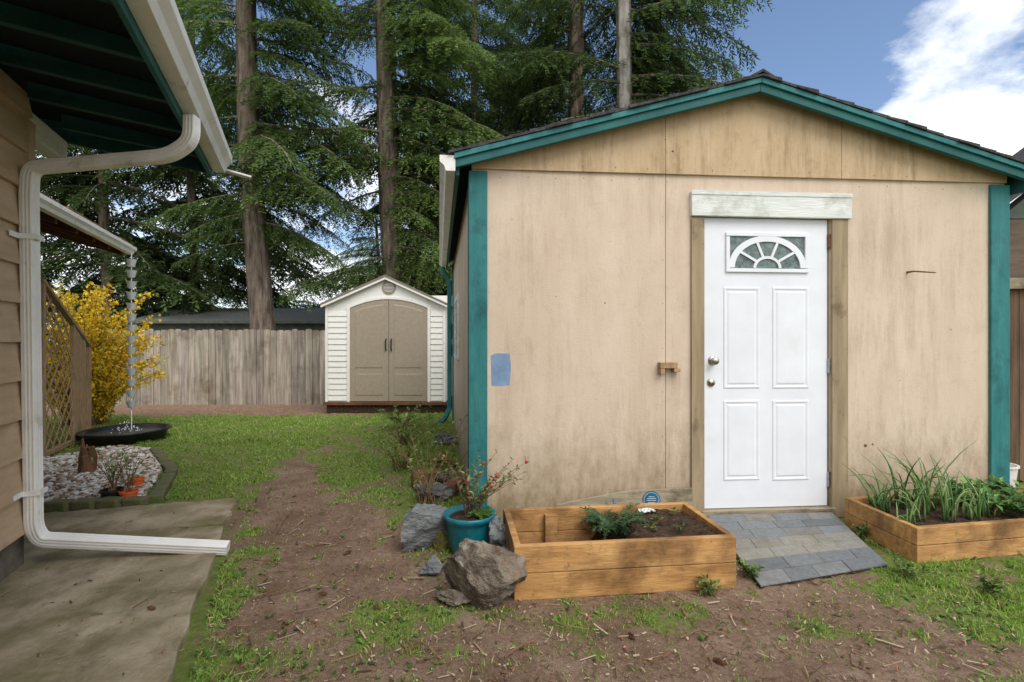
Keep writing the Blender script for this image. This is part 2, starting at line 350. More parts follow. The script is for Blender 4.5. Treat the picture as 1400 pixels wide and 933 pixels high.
for sgn in (-1,1):
    for k in range(nC):
        s0=2.10*(1-k/nC); s1=2.10*(1-(k+1)/nC)-.02
        s1=max(s1,0)
        dd=-.145+R(-.014,.008)
        nt_=14
        for j in range(nt_):
            d0=dd+(SD+.3)*j/nt_; d1=dd+(SD+.3)*(j+1)/nt_-.004
            t=R(.75,1.15); m.col=(t,t,t)
            zz=lambda s,up: 3.03-SL*s+up
            hi=R(.020,.030)
            q=[(s0,.002),(s0,hi),(s1,.014),(s1,.001)]
            m.loft([S(PK+sgn*s,d0,zz(s,u)) for s,u in q],[S(PK+sgn*s,d1,zz(s,u)) for s,u in q])
m.col=(.8,.8,.82)
for j in range(15):
    d0=-.15+j*.3; d1=d0+.315
    for sgn in (-1,1):
        q=[(0,.048-.008*(j%2)),(.13,.012-.004*(j%2)),(.13,.002),(0,.03)]
        m.loft([S(PK+sgn*s,d0,3.03-SL*s+u) for s,u in q],[S(PK+sgn*s,d1,3.03-SL*s+u) for s,u in q])
m.build('shingles',M['shingle'],rf)
for sgn in (-1,1):
    a=PK+sgn*2.06
    m=MB(); q=[(PK+sgn*.001,3.028),(a,3.03-SL*2.06-.002),(a,3.03-SL*2.06-.038),(PK+sgn*.001,2.992)]
    m.loft([S(s,-.137,z) for s,z in q],[S(s,-.10,z) for s,z in q]); m.build('rake_trim',M['teal'],sh,bevel=.003)
    m=MB(); q=[(PK+sgn*.001,2.991),(a,3.03-SL*2.06-.039),(a,3.03-SL*2.06-.092),(PK+sgn*.001,2.938)]
    m.loft([S(s,-.122,z) for s,z in q],[S(s,-.09,z) for s,z in q]); m.build('rake_board',M['teal_dark'],sh,bevel=.003)
for s0,s1 in ((-.11,-.085),(SW+.085,SW+.11)):
    m=MB(); m.box(s0,s1,-.085,SD+.1,2.33,2.44,S); m.build('eave_board',M['teal_dark'],sh,bevel=.003)
for a,b_ in ((-.02,fs(666)),(fs(1351),SW+.02)):
    m=MB(); m.box(a,b_,-.022,-.001,.05,2.385,S); m.build('corner_board',M['teal'],sh,bevel=.003)
m=MB(); m.box(-.021,-.001,.0,.09,.05,2.385,S); m.build('corner_board',M['teal'],sh,bevel=.003)
m=MB(); m.box(-.021,-.001,SD-.1,SD,.0,2.385,S); m.build('corner_board',M['teal'],sh,bevel=.003)
def gutter_poly(w,h,t=.005):
    return [(0,h),(0,0),(w*.6,0),(w*.72,h*.35),(w,h*.6),(w,h),(w-t*2,h),(w-t*2,h*.64),(w*.70,h*.42),(w*.56,t),(t,t),(t,h)]
m=MB(); gpoly=gutter_poly(.10,.10)
m.loft([S(-.113-x,-.12,2.345+z) for x,z in gpoly],[S(-.113-x,SD+.1,2.345+z) for x,z in gpoly])
m.loft([S(-.113-x,-.125,2.345+z) for x,z in gpoly[:6]],[S(-.113-x,-.12,2.345+z) for x,z in gpoly[:6]])
m.build('gutter',M['gutter'],sh)
fl=[]
for i in range(48):
    a=2*math.pi*i/48; r=min(1/max(abs(math.cos(a)),1e-6),1/max(abs(math.sin(a)),1e-6)); r=min(r,1.28)*(1+.055*((i//2)%2)); fl.append((r*math.cos(a),r*math.sin(a)))
m=MB(); m.tube([S(-.16,SD-.05,2.36),S(-.16,SD-.05,2.28),S(-.07,SD-.05,2.15),S(-.06,SD-.05,2.05),S(-.06,SD-.05,.25),S(-.12,SD-.1,.12),S(-.20,SD-.4,.08)],.03,prof=fl)
m.build('downspout',M['teal'],sh)
m=MB(); m.box(-.03,-.001,1.9,3.0,1.05,1.75,S); w=m.build('window',M['white_old'],sh,bevel=.004)
m=MB(); m.box(-.034,-.031,1.97,2.93,1.11,1.69,S); m.build('pane',M['glass'],w)
m=MB(); m.box(fs(944),fs(961.5),-.018,-.0005,.06,fz(950,299),S); m.build('door_jamb',M['jamb'],sh,bevel=.003)
m=MB(); m.box(fs(1135.5),fs(1157),-.018,-.0005,.0,fz(1145,299),S); m.build('door_jamb',M['jamb'],sh,bevel=.003)
m=MB(); m.box(fs(943),fs(1160),-.032,-.0005,fz(1050,298),fz(1050,265),S); m.build('door_header',M['white_old'],sh,bevel=.004)
m=MB(); m.box(fs(943)-.003,fs(1160)+.003,-.036,-.033,fz(1050,269.5),fz(1050,264),S);m.build('header_cap',M['white_old'],sh)
m=MB(); m.box(sa,sa+.012,.0405,.12,zb,zt,S); m.box(sb-.014,sb,.0405,.12,zb,zt,S); m.box(sa+.012,sb-.014,.0405,.12,zt-.006,zt,S); m.build('door_stop',M['dark'],sh)
m=MB(); m.box(sa-.02,sb+.02,-.03,.1,zb-.045,zb-.001,S); m.build('threshold',M['greyplank'],sh,bevel=.003)
dz0=zb+.004; dz1=zt-.006; DF=.012
m=MB(); m.box(sa+.004,sb-.012,DF,DF+.026,dz0,dz1,S); door=m.build('door',M['white'],sh,bevel=.003)
def panel(x0,y0,x1,y1):
    m=MB(); xm=(x0+x1)/2; s0,s1=fs(x0),fs(x1); z0,z1=fz(xm,y1),fz(xm,y0)
    def ring(a,b,da,db):
        A=[(s0+a,z0+a),(s1-a,z0+a),(s1-a,z1-a),(s0+a,z1-a)]; B=[(s0+b,z0+b),(s1-b,z0+b),(s1-b,z1-b),(s0+b,z1-b)]
        m.add([S(s,DF-da,z) for s,z in A]+[S(s,DF-db,z) for s,z in B],[(i,(i+1)%4,4+(i+1)%4,4+i) for i in range(4)])
    ring(0,.006,.0,.0055); ring(.006,.014,.0055,.0055); ring(.014,.026,.0055,.001); ring(.026,.040,.001,.0055)
    a=.040; m.add([S(s,DF-.0055,z) for s,z in ((s0+a,z0+a),(s1-a,z0+a),(s1-a,z1-a),(s0+a,z1-a))],[(0,1,2,3)])
    m.build('door_panel',M['white'],door)
panel(990,392,1040,531); panel(1057,392,1107,531); panel(990,547,1040,657); panel(1057,547,1107,657)
m=MB(); x0,y0,x1,y1=993,318,1106,372; t=5
wb(m,x0,y0,x1,y0+t,DF-.014,DF-.0005); wb(m,x0,y1-t,x1,y1,DF-.014,DF-.0005); wb(m,x0,y0+t,x0+t,y1-t,DF-.014,DF-.0005); wb(m,x1-t,y0+t,x1,y1-t,DF-.014,DF-.0005)
fan=m.build('fan_window',M['white'],door,bevel=.002)
m=MB(); wb(m,x0+t-1,y0+t-1,x1-t+1,y1-t+1,DF-.003,DF-.0007); m.build('pane',M['glass'],fan)
m=MB(); cx,cy=1049.5,366
def ell(rx,ry,a): return (cx+rx*math.cos(a),cy-ry*math.sin(a))
def band(rx,ry,w,d):
    N=28
    for i in range(N):
        a0=math.pi*i/N;a1=math.pi*(i+1)/N
        q=[ell(rx,ry,a0),ell(rx,ry,a1),ell(rx-w,ry-w,a1),ell(rx-w,ry-w,a0)]
        m.loft([S(fs(x),DF-.003,fz(cx,y)) for x,y in q],[S(fs(x),DF-d,fz(cx,y)) for x,y in q])
band(53,44,8,.013); band(19,16,3.5,.012)
for a in (36,72,108,144):
    a=math.radians(a); p=ell(17,14,a); q=ell(47,38,a)
    m.bar(S(fs(p[0]),DF-.006,fz(cx,p[1])),S(fs(q[0]),DF-.006,fz(cx,q[1])),.012,.017)
m.build('muntin',M['white'],fan)
def Ty(q): return (q[0],-q[2],q[1])
kp=S(fs(975),DF,fz(975,493))
m=MB(); m.lathe(kp,[(.032,0),(.032,.004),(.026,.008),(.013,.012),(.012,.03),(.02,.036),(.027,.045),(.028,.055),(.022,.064),(.004,.067)],24,Ty); m.build('knob',M['metal'],door,smooth=True)
kp=S(fs(973),DF,fz(973,523))
m=MB(); m.lathe(kp,[(.029,0),(.029,.006),(.024,.012),(.012,.013),(.011,.016),(.002,.016)],24,Ty); m.build('deadbolt',M['metal'],door,smooth=True)
for py in (330,500,655):
    m=MB(); wb(m,1132.5,py-10,1136,py+10,-.004,.0115); m.build('hinge',M['rust'] if py<400 else M['metal'],sh)
m=MB()
q=[(671,486),(676,483),(697,483),(698.5,500),(697,526),(684,527.5),(672,527)]
m.loft([S(fs(x),-.0012,fz(685,y)) for x,y in q],[S(fs(x),-.0004,fz(685,y)) for x,y in q]); m.build('paint_patch',M['blue'],sh)
m=MB()
wb(m,899,495,922,503,-.05,-.0005); wb(m,899,503.2,905,511,-.05,-.0005); wb(m,917,503.2,926,508,-.05,-.0005)
m.build('wall_bracket',M['lattice'],sh,bevel=.003)
m=MB(); a=S(fs(1240),-.0005,fz(1240,372)); m.tube([a,a+Vector((.01,-.05,0)),a+Vector((.05,-.07,-.006)),a+Vector((.145,-.07,-.012))],[.008,.006,.0055,.004],8); m.build('wall_hook',M['rust'],sh)
def nail(c,r):
    m=MB(); m.lathe(c,[(r,0),(r*.8,.001)],8,Ty); m.build('nail_head',M['nail'],sh)
for px,py,r in [(918,208,.008),(912,160,.004),(908,192,.005),(827,414,.005),(1183,609,.012),(1193,607,.007),(700,300,.003),(760,405,.003),(835,330,.003),(1230,520,.003),(1300,450,.004)]:
    nail(S(fs(px),-.0188 if py<232 else -.0008,fz(px,py)),r)
for px in range(684,944,38): nail(S(fs(px),-.0008,2.355+R(-.01,.01)),.0035)
for px in range(1175,1350,38): nail(S(fs(px),-.0008,2.355+R(-.01,.01)),.0035)
for px in range(664,1370,44): nail(S(fs(px),-.0188,2.43+R(-.006,.006)),.0035)
for z in np.arange(.3,2.3,.3): nail(S(fs(906),-.0008,z+R(-.02,.02)),.003)

# plank leaning behind planter, with emblem
m=MB(); a=fs(756);b_=fs(941); z0=.09
poly=[(a,z0),(b_,z0),(b_,fz(850,666)),(fs(900),fz(850,667)),(fs(860),fz(850,667)),(fs(820),fz(850,673)),(fs(785),fz(850,679)),(a,fz(850,684))]
m.loft([S(s,-.05-(.3-z)*.1,z) for s,z in poly],[S(s,-.03-(.3-z)*.1,z) for s,z in poly])
pk=thing('weathered_plank','weathered grey plank with round teal emblem leaning on the wall behind the cedar planter','plank',S(fs(850),-.05,z0))
m.build('board',M['greyplank'],pk,bevel=.003)
ec=S(fs(885),-.066,fz(885,679))
m=MB(); m.lathe(ec,[(.060,0),(.060,.003)],28,Ty); em=m.build('emblem',M['emblem_teal'],pk)
def ringmesh(r1,r0):
    N=28; m=MB(); m.add([ec+Vector((r_*math.cos(2*math.pi*i/N),-.0036,r_*math.sin(2*math.pi*i/N))) for r_ in (r1,r0) for i in range(N)],[(i,(i+1)%N,N+(i+1)%N,N+i) for i in range(N)]); return m
ringmesh(.052,.049).build('emblem_ring',M['emblem_white'],em)
for x,z,w_,h_ in ((0,.022,.040,.004),(0,.010,.062,.004),(0,-.003,.062,.004),(0,-.018,.050,.004)):
    m=MB(); m.box(ec.x+x-w_/2,ec.x+x+w_/2,ec.y-.0042,ec.y-.0032,ec.z+z-h_/2,ec.z+z+h_/2); m.build('emblem_line',M['emblem_white'],em)
m=MB(); bc=S(fs(836),-.066,fz(836,683))
m.box(bc.x-.008,bc.x+.008,bc.y-.003,bc.y,bc.z-.045,bc.z+.03); m.build('blue_tag',M['blue'],pk)

# ------------------------------------------------------------------ cedar planter (front)
pa=G(703,822); pb=G(1007,804); du=(pb-pa); PW=du.length; du.normalize(); dv=Vector((-du.y,du.x,0))
PD=.56
def Q(s,d,z): return pa+du*s+dv*d+Vector((0,0,z))
pl=thing('cedar_planter','cedar board planter box with an inner post, half filled, in front of the plywood shed','planter',pa)
def boardrow(s0,s1,d0,d1,zs,parent,T,nm='board'):
    for z0,z1 in zs:
        m=MB(); t=R(.88,1.08); m.col=(t,t*R(.96,1.0),t*R(.9,1)); m.box(s0,s1,d0,d1,z0,z1,T); m.build(nm,M['cedar'],parent,bevel=.004)
zs=[(.0,.128),(.131,.262)]
boardrow(0,PW,0,.036,zs,pl,Q); boardrow(0,PW,PD-.036,PD,zs,pl,Q)
boardrow(0.001,.036,.037,PD-.037,zs,pl,Q); boardrow(PW-.036,PW-.001,.037,PD-.037,zs,pl,Q)
m=MB(); m.box(.24,.31,PD-.075,PD-.038,.0,.235,Q); m.build('corner_post',M['cedar'],pl,bevel=.003)
def lumpy(name,T,s0,s1,d0,d1,zfun,mat,parent,k=30):
    m=MB(); vs=[];fs_=[]
    for i in range(k+1):
        for j in range(k+1):
            s=s0+(s1-s0)*i/k; d=d0+(d1-d0)*j/k; vs.append(T(s,d,zfun(s,d)+R(-.006,.006)))
    for i in range(k):
        for j in range(k): fs_.append((i*(k+1)+j,(i+1)*(k+1)+j,(i+1)*(k+1)+j+1,i*(k+1)+j+1))
    m.add(vs,fs_); return m.build(name,mat,parent)
lumpy('soil',Q,.04,PW-.04,.04,PD-.04,lambda s,d:.03+.195*float(sst(.52,.70,s+.05*math.sin(d*14)))+.012*math.sin(s*17+d*9),M['soil'],pl,44)
def leafplant(name,label,cat,base,n,h,spread,ls,cols,flower=None,stem=.003,group=None,leaves=9,lw=.45,mat='leaf',arch=.4,bias=(0,0)):
    t=thing(name,label,cat,tuple(base),group); st=MB(); Vq=[];Cq=[]; flw=[]
    for i in range(n):
        a=R(0,6.283); r=spread*math.sqrt(R(0.02,1)); hh=h*R(.55,1.0)
        p0=Vector(base)+Vector((R(-.15,.15)*spread,R(-.15,.15)*spread,0)); p3=Vector(base)+Vector((math.cos(a)*r+bias[0]*r,math.sin(a)*r+bias[1]*r,hh*(1-arch*.3*r/max(spread,.01))))
        p1=p0.lerp(p3,.5)+Vector((-math.cos(a)*r*arch*.4,-math.sin(a)*r*arch*.4,hh*.12))
        pts=[p0*(1-u)**2+p1*2*u*(1-u)+p3*u*u for u in (0,.25,.5,.75,1)]
        st.tube(pts,[stem,stem*.85,stem*.7,stem*.55,stem*.3],5)
        for k in range(leaves):
            u=R(.25,1.0); q=p0*(1-u)**2+p1*2*u*(1-u)+p3*u*u
            d=Vector((R(-1,1),R(-1,1),R(-.3,.7))).normalized(); l=ls*R(.6,1.25); w_=d.cross(Vector((R(-.3,.3),R(-.3,.3),1))).normalized()*l*lw*.5
            nrm=w_.cross(d).normalized()*l*.12
            Vq+=[q,q+d*l*.5+w_+nrm,q+d*l,q+d*l*.5-w_+nrm]; c=random.choice(cols); f=R(.7,1.25); Cq+=[(c[0]*f,c[1]*f,c[2]*f)]*4
        if flower and R(0,1)<flower[1]: flw.append(p3)
    st.build('stem',M['twig'],t)
    V_=np.array([tuple(v) for v in Vq]); F_=np.arange(len(V_)).reshape(-1,4)
    fast('leaves',V_,F_,np.array(Cq),M[mat],t)
    for p3 in flw:
        Fl=MB(); rr=flower[2]; Fl.lathe(p3,[(rr*.3,-rr),(rr,-rr*.2),(rr*.8,rr*.7),(rr*.2,rr)],7); Fl.build('flower',flower[0],t,smooth=True)
    return t
def lc(c): return L(c)[:3]
GR=[lc((84,112,52)),lc((108,140,66)),lc((70,96,46)),lc((128,152,80))]
for i,(s,d) in enumerate(((.76,.2),(.84,.32),(.93,.2),(.98,.40))):
    leafplant('seedling','small green seedling in the dark soil of the cedar planter','seedling',Q(s,d,.225),4,.05,.04,.03,GR,group='seedlings in the cedar planter',leaves=4)
def fern(name,label,base,n,h,cols,ecc=1.0):
    t=thing(name,label,'plant',tuple(base)); st=MB(); st.col=cols[0]; Vq=[];Cq=[]
    for i in range(n):
        a=R(0,6.283); l=h*R(.6,1.1); d=Vector((math.cos(a)*ecc,math.sin(a),0)); k1=R(.7,1.1); k2=R(.3,.75)
        f=lambda u: Vector(base)+d*l*.75*u+Vector((0,0,l*(k1*u-k2*u*u)))
        st.tube([f(u) for u in np.linspace(0,1,8)],[.0015]*8,4)
        for k in range(44):
            u=.10+.9*k/44; q=f(u)
            for sg_ in (-1,1):
                dd=(Vector((-d.y,d.x,0))*sg_+d*.6+Vector((0,0,R(-.6,.6)))).normalized(); ll=h*.20*(1.05-u)+.010; ll*=R(.6,1.2); w_=dd.cross(Vector((R(-.5,.5),R(-.5,.5),1))).normalized()*.0022
                c=random.choice(cols); Vq+=[q,q+dd*ll*.5+w_,q+dd*ll,q+dd*ll*.5-w_]; Cq+=[c]*4
    st.build('stem',M['leaf'],t); V_=np.array([tuple(v) for v in Vq]); fast('fronds',V_,np.arange(len(V_)).reshape(-1,4),np.array(Cq),M['leaf'],t)
fern('feathery_plant','feathery grey green plant drooping in the middle of the cedar planter',Q(.62,.42,.15),46,.26,[lc((80,112,74)),lc((104,136,92)),lc((64,94,58))])
m=MB(); vs=[];fs_=[]
for i in range(9):
    for j in range(5):
        q=Q(.80+.012*i,.46+.012*j,.238+.012*abs(math.sin(i*1.3+j*.9))+.006*math.cos(j*2+i)); vs.append(q)
for i in range(8):
    for j in range(4): fs_.append((i*5+j,(i+1)*5+j,(i+1)*5+j+1,i*5+j+1))
m.add(vs,fs_); o=m.build('paper_scrap',M['emblem_white'],None); tag(o,'crumpled white scrap lying at the back of the cedar planter soil','scrap'); sd=o.modifiers.new('thick','SOLIDIFY'); sd.thickness=.003

# ramp of roofing tabs at the door
ra=[G(1040,806),G(1214,776),Vector((2.22,3.50,.0)),Vector((1.33,3.44,.0))]
def RM(u,v,z): 
    p=(ra[0]*(1-u)+ra[1]*u)*(1-v)+(ra[3]*(1-u)+ra[2]*u)*v; return Vector((p.x,p.y,.012+.045*v+z))
rp=thing('door_ramp','low ramp of grey brick-shaped roofing tabs below the white door','ramp',tuple((ra[0]+ra[1])/2))
m=MB(); m.loft([RM(u,v,-.1) for u,v in ((0,0),(1,0),(1,1),(0,1))],[RM(u,v,-.001) for u,v in ((0,0),(1,0),(1,1),(0,1))]); m.build('base',M['soil'],rp)
m=MB(); rows=7
for r_ in range(rows):
    v0=r_/rows+.0025; v1=(r_+1)/rows-.0015
    nb=4; off=R(-.5,.5)/nb; ed=[0]+sorted([min(max((k+1)/nb+off*.8+R(-.02,.02),.02),.98) for k in range(nb-1)])+[1]
    for a,b_ in zip(ed[:-1],ed[1:]):
        if b_-a<.03: continue
        k=R(.9,1.1); base=random.choice([(122,126,128),(130,132,132),(114,118,122),(134,132,128)]) if r_ not in (2,3) else random.choice([(150,146,136),(144,142,134)])
        c=lc(base); m.col=(c[0]*k*1.2,c[1]*k*1.2,c[2]*k*1.2); zt_=R(0,.004)
        q=[(a+.0015,v0),(b_-.0015,v0),(b_-.0015,v1),(a+.0015,v1)]
        m.loft([RM(u,v,-.0005) for u,v in q],[RM(u,v,zt_+.006) for u,v in q])
m.build('tabs',M['paver'],rp,bevel=.002)

# ------------------------------------------------------------------ right planter
qa=G(1254,771); qd=Vector((.985,.17,0)).normalized(); qn=Vector((-.06,1,0)).normalized()
def Q2(s,d,z): return qa+qd*s+qn*d+Vector((0,0,z))
p2=thing('long_planter','long cedar planter box full of onion tops at the right of the door ramp','planter',tuple(qa))
zs2=[(0,.098),(.101,.2)]
boardrow(0,1.9,0,.036,zs2,p2,Q2); boardrow(0,1.9,.53,.566,zs2,p2,Q2); boardrow(.001,.036,.037,.529,zs2,p2,Q2); boardrow(1.864,1.899,.037,.529,zs2,p2,Q2)
lumpy('soil',Q2,.04,1.86,.04,.525,lambda s,d:.165,M['soil'],p2,30)
OG=[lc((112,150,84)),lc((134,168,104)),lc((92,130,74)),lc((154,174,112))]
def onion(base,label,n,h):
    t=thing('onion_plant',label,'onion plant',tuple(base),'onion plants in the long planter')
    m=MB()
    for i in range(n):
        m.col=random.choice(OG); a=R(0,6.28); l=h*R(.5,1.1); sp_=l*R(.1,.75); d=Vector((math.cos(a),math.sin(a),0)); b0=Vector(base)+Vector((R(-.04,.04),R(-.04,.04),0))
        bend=R(.0,.6)
        m.tube([b0+d*sp_*u*u+Vector((0,0,l*(u-bend*u**3))) for u in (0,.3,.6,.8,1)],[.006,.0055,.0045,.003,.001],5)
    m.build('leaves',M['leaf'],t,smooth=True)
spots=[(.06,.12,.18),(.10,.34,.24),(.2,.2,.34),(.28,.42,.4),(.36,.16,.38),(.44,.34,.46),(.5,.48,.38),(.16,.48,.26),(.56,.14,.28),(.33,.3,.34),(.6,.36,.3),(.68,.2,.26),(.48,.22,.36)]
for i,(s,d,h) in enumerate(spots):
    onion(Q2(s,d,.165),'clump of slender green onion tops at the left end of the long planter',11,h)
for i,(s,d) in enumerate(((.74,.4),(.78,.2),(.86,.12),(.9,.42),(1.0,.25),(1.1,.1),(1.12,.45),(1.25,.3),(1.4,.2))):
    leafplant('leafy_green','leafy green vegetable crowded at the right of the long planter','vegetable',Q2(s,d,.16),13,.16,.13,.06,[lc((84,126,62)),lc((104,152,76)),lc((70,108,56)),lc((132,170,96))],group='leafy greens in the long planter',leaves=9,lw=.5)
bk=Vector((3.80,3.97,0))
m=MB(); m.lathe(bk,[(.10,0),(.13,.27),(.14,.275),(.14,.288),(.125,.288),(.118,.24),(.01,.24)],28)
tag(m.build('bucket',M['gutter'],None,smooth=False),'small white bucket behind the long planter at the right shed corner','bucket')

# ------------------------------------------------------------------ rocks
def rock(label,mat,px,py,w,d,h,seed,rot=0,name='rock',sink=.12,zoff=0,cuts=14,tilt=0,strata=1.0):
    r=random.Random(seed); bm=bmesh.new(); bmesh.ops.create_icosphere(bm,subdivisions=5,radius=1)
    pl_=[(Vector((r.uniform(-1,1),r.uniform(-1,1),r.uniform(-.8,1))).normalized(),r.uniform(.42,.74)) for _ in range(cuts)]
    off=Vector((seed*3.1,seed*1.7,0))
    for v in bm.verts:
        c=v.co
        for n_,k in pl_:
            q=c.dot(n_)-k
            if q>0: c-=n_*q
        nn=c.normalized()
        rg=1-abs(mnoise.noise(c*2.3+off))*2; c+=nn*(rg-.5)*.12
        st=math.floor(c.z*6+mnoise.noise(c*1.5+off)*2.5); c+=Vector((nn.x,nn.y,0))*(.035 if st%2 else -.02)*strata
        c+=nn*(mnoise.noise(c*9+off))*.04
    Mx=Matrix.Rotation(rot,3,'Z')@Matrix.Rotation(tilt,3,'Y')
    pts=[Mx@Vector((v.co.x*w/2,v.co.y*d/2,v.co.z*h/2)) for v in bm.verts]
    ex=lambda i:(min(p[i] for p in pts),max(p[i] for p in pts))
    (xa,xb),(ya,yb),(za,zb2)=ex(0),ex(1),ex(2)
    g_=G(px,py); g0=gzf(g_.x,g_.y); vs=[]
    for p in pts:
        vs.append((g_.x+(p.x-(xa+xb)/2)*w/(xb-xa),g_.y+(p.y-ya)*d/(yb-ya),max(g0+zoff+(p.z-za)*h/(zb2-za)*(1+sink)-h*sink,g0-.03)))
    m=MB(); m.add(vs,[tuple(v.index for v in f.verts) for f in bm.faces]); bm.free()
    o=m.build(name,mat); tag(o,label,'rock'); 
    return o
rock('large angular brown and grey rock in front of the teal pot',M['rock_brown'],658,846,.42,.24,.30,44,-.25,tilt=.35,strata=.3,cuts=18)
rock('dark slate slab rock leaning left of the teal pot',M['rock_grey'],582,758,.30,.14,.27,11,.5,cuts=16,tilt=-.5,strata=.3)
rock('upright grey rock wedged between the teal pot and the cedar planter',M['rock_grey'],685,775,.14,.14,.27,5,.3,strata=.3)
rock('small grey rock right of the big brown rock base',M['rock_grey'],688,796,.14,.12,.18,8,.1,strata=.4)
rock('mossy olive rock beside the left of the teal pot',M['rock_moss'],600,757,.10,.1,.15,9,0)
rock('pale grey rock below the teal pot on the left',M['rock_grey'],588,790,.13,.1,.10,21,0,strata=.3)
rock('flat dark rock half buried below the brown rock at left',M['rock_brown'],618,836,.20,.12,.07,23,0)
rock('low dark stone behind the slate slab rock',M['rock_grey'],590,706,.3,.2,.14,29,.3,strata=.3)
rock('rounded tan stone at the shed edge above the slate rock',M['rock_brown'],612,680,.24,.16,.12,31,0)
rock('mossy stone along the shed side bed farther back',M['rock_moss'],604,655,.26,.2,.12,37,0)
rock('small grey stone at the far end of the side bed',M['rock_grey'],608,622,.28,.25,.13,41,0)
def brick(label,px,py,rz,z=0,mat='brick',sz=(.2,.1,.065),name='brick',group=None):
    g_=G(px,py); zz=gzf(g_.x,g_.y)+z; c_,s_=math.cos(rz),math.sin(rz)
    T=lambda x,y,zq: Vector((g_.x+c_*x-s_*y,g_.y+s_*x+c_*y,zz+zq))
    m=MB(); m.box(-sz[0]/2,sz[0]/2,-sz[1]/2,sz[1]/2,-.01,sz[2],T)
    return tag(m.build(name,M[mat],None,bevel=.006),label,'brick',group)
brick('reddish brick standing at the corner of the side bed',574,682,.4,0,sz=(.12,.1,.13))
brick('brown brick lying behind the standing reddish brick',588,668,.1)
brick('brown brick nearest the shed corner by the rose stems',622,690,1.2,.03)
# ------------------------------------------------------------------ teal pot with rose
pc=G(640,768); pc=Vector((pc.x,pc.y+.12,0)); ZS=.95
pot=thing('flower_pot','ribbed teal flower pot holding a small rose bush beside the planter','pot',tuple(pc))
m=MB(); m.lathe(pc,[(r_,z_*ZS) for r_,z_ in [(.10,0),(.105,.02),(.120,.10),(.132,.19),(.138,.215),(.152,.225),(.155,.25),(.149,.256),(.134,.25),(.128,.215),(.01,.215)]],56,rib=.02); m.build('bowl',M['pot_teal'],pot,smooth=True)
m=MB(); m.lathe(pc,[(.127,.205),(.127,.214),(.07,.224),(.002,.228)],24); m.build('soil',M['soil'],pot)
M['pink']=pm('pink_petal',L((176,52,70)),L((200,84,96)),30,bump=0)
leafplant('rose_bush','small rose bush with pink buds growing in the teal pot','rose bush',(pc.x,pc.y,.215),32,.40,.27,.036,[lc((112,138,80)),lc((140,144,92)),lc((94,122,68)),lc((150,120,88))],flower=(M['pink'],.12,.010),leaves=13,stem=.0026,bias=(.25,.1))
fern('trailing_plant','fine leaved bright green plant at the right of the rose in the teal pot',(pc.x+.07,pc.y-.02,.215),16,.13,[lc((124,164,80)),lc((104,144,70))])
def onside(s,d): p=S(s,d,0); return Vector((p.x,p.y,gzf(p.x,p.y)-.01))
SG=[lc((120,148,74)),lc((146,164,94)),lc((100,126,62))]
leafplant('bare_rose_bush','tall thin rose stems with sparse leaves against the shed corner','bush',onside(-.28,.15),18,.76,.45,.040,SG,leaves=9,stem=.0035)
leafplant('shrub','straggly shrub with pale green leaves in the side bed nearest the pot','shrub',onside(-.55,1.2),18,.40,.40,.05,SG,leaves=8,stem=.004)
leafplant('shrub','low leafy shrub midway along the side of the plywood shed','shrub',onside(-.6,2.3),20,.34,.45,.06,SG,leaves=9,stem=.004)
leafplant('shrub','leafy shrub at the far end of the shed side bed','shrub',onside(-.7,3.5),20,.36,.5,.07,SG,leaves=9,stem=.004)
q=P(616,466,8.2)
for nm,mt,dz,nz_,lab in (('folded_cloth','red',1.28,5,'red cloth hanging behind the far corner of the plywood shed'),('folded_tarp','bluecloth',1.0,4,'blue tarp hanging below the red cloth behind the plywood shed')):
    m=MB(); vs=[];fs_=[]
    for i in range(9):
        for j in range(nz_): vs.append((q.x-.05+.03*i, q.y+.03*math.sin(i*1.7+j*.4), dz+.065*j))
    for i in range(8):
        for j in range(nz_-1): fs_.append((i*nz_+j,(i+1)*nz_+j,(i+1)*nz_+j+1,i*nz_+j+1))
    m.add(vs,fs_); o=m.build(nm,M[mt],None,smooth=True); tag(o,lab,'cloth'); sd=o.modifiers.new('thick','SOLIDIFY'); sd.thickness=.01
# ------------------------------------------------------------------ HOUSE AT LEFT
hs=thing('house','brown lap sided house with deep dark eave and white gutter at the left edge','house',tuple(HC))
m=MB(); z=.22
while z<2.55:
    z1=min(z+.205,2.6)
    q=[(-.02,z),(.026,z),(.002,z1+.01),(-.02,z1+.01)]
    m.loft([H(o,-.02,zz) for o,zz in q],[H(o,-4.5,zz) for o,zz in q])
    m.loft([H(-.02,o-.02,zz) for o,zz in q],[H(-4,o-.02,zz) for o,zz in q])
    z+=.205
m.box(-4,-.021,-4.5,-.05,.22,2.6,H)
m.build('wall',M['siding'],hs)
m=MB(); m.box(-3.98,-.01,-4.5,-.03,-.05,.218,H); m.build('foundation',M['found'],hs)
m=MB(); m.box(-.02,.03,-.07,-.0,.22,2.45,H); m.build('corner_board',M['siding'],hs,bevel=.003)
def zr(o,b=2.56): return b+.12*(.78-o)
m=MB(); q=[(.78,zr(.78)),(-3,zr(-3)),(-3,zr(-3)+.03),(.78,zr(.78)+.03)]
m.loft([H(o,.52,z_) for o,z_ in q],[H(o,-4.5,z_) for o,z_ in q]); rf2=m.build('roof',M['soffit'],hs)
m=MB(); q=[(.82,zr(.82)+.032),(-3,zr(-3)+.032),(-3,zr(-3)+.06),(.82,zr(.82)+.06)]
m.loft([H(o,.58,z_) for o,z_ in q],[H(o,-4.5,z_) for o,z_ in q]); m.build('shingles',M['shingle'],rf2)
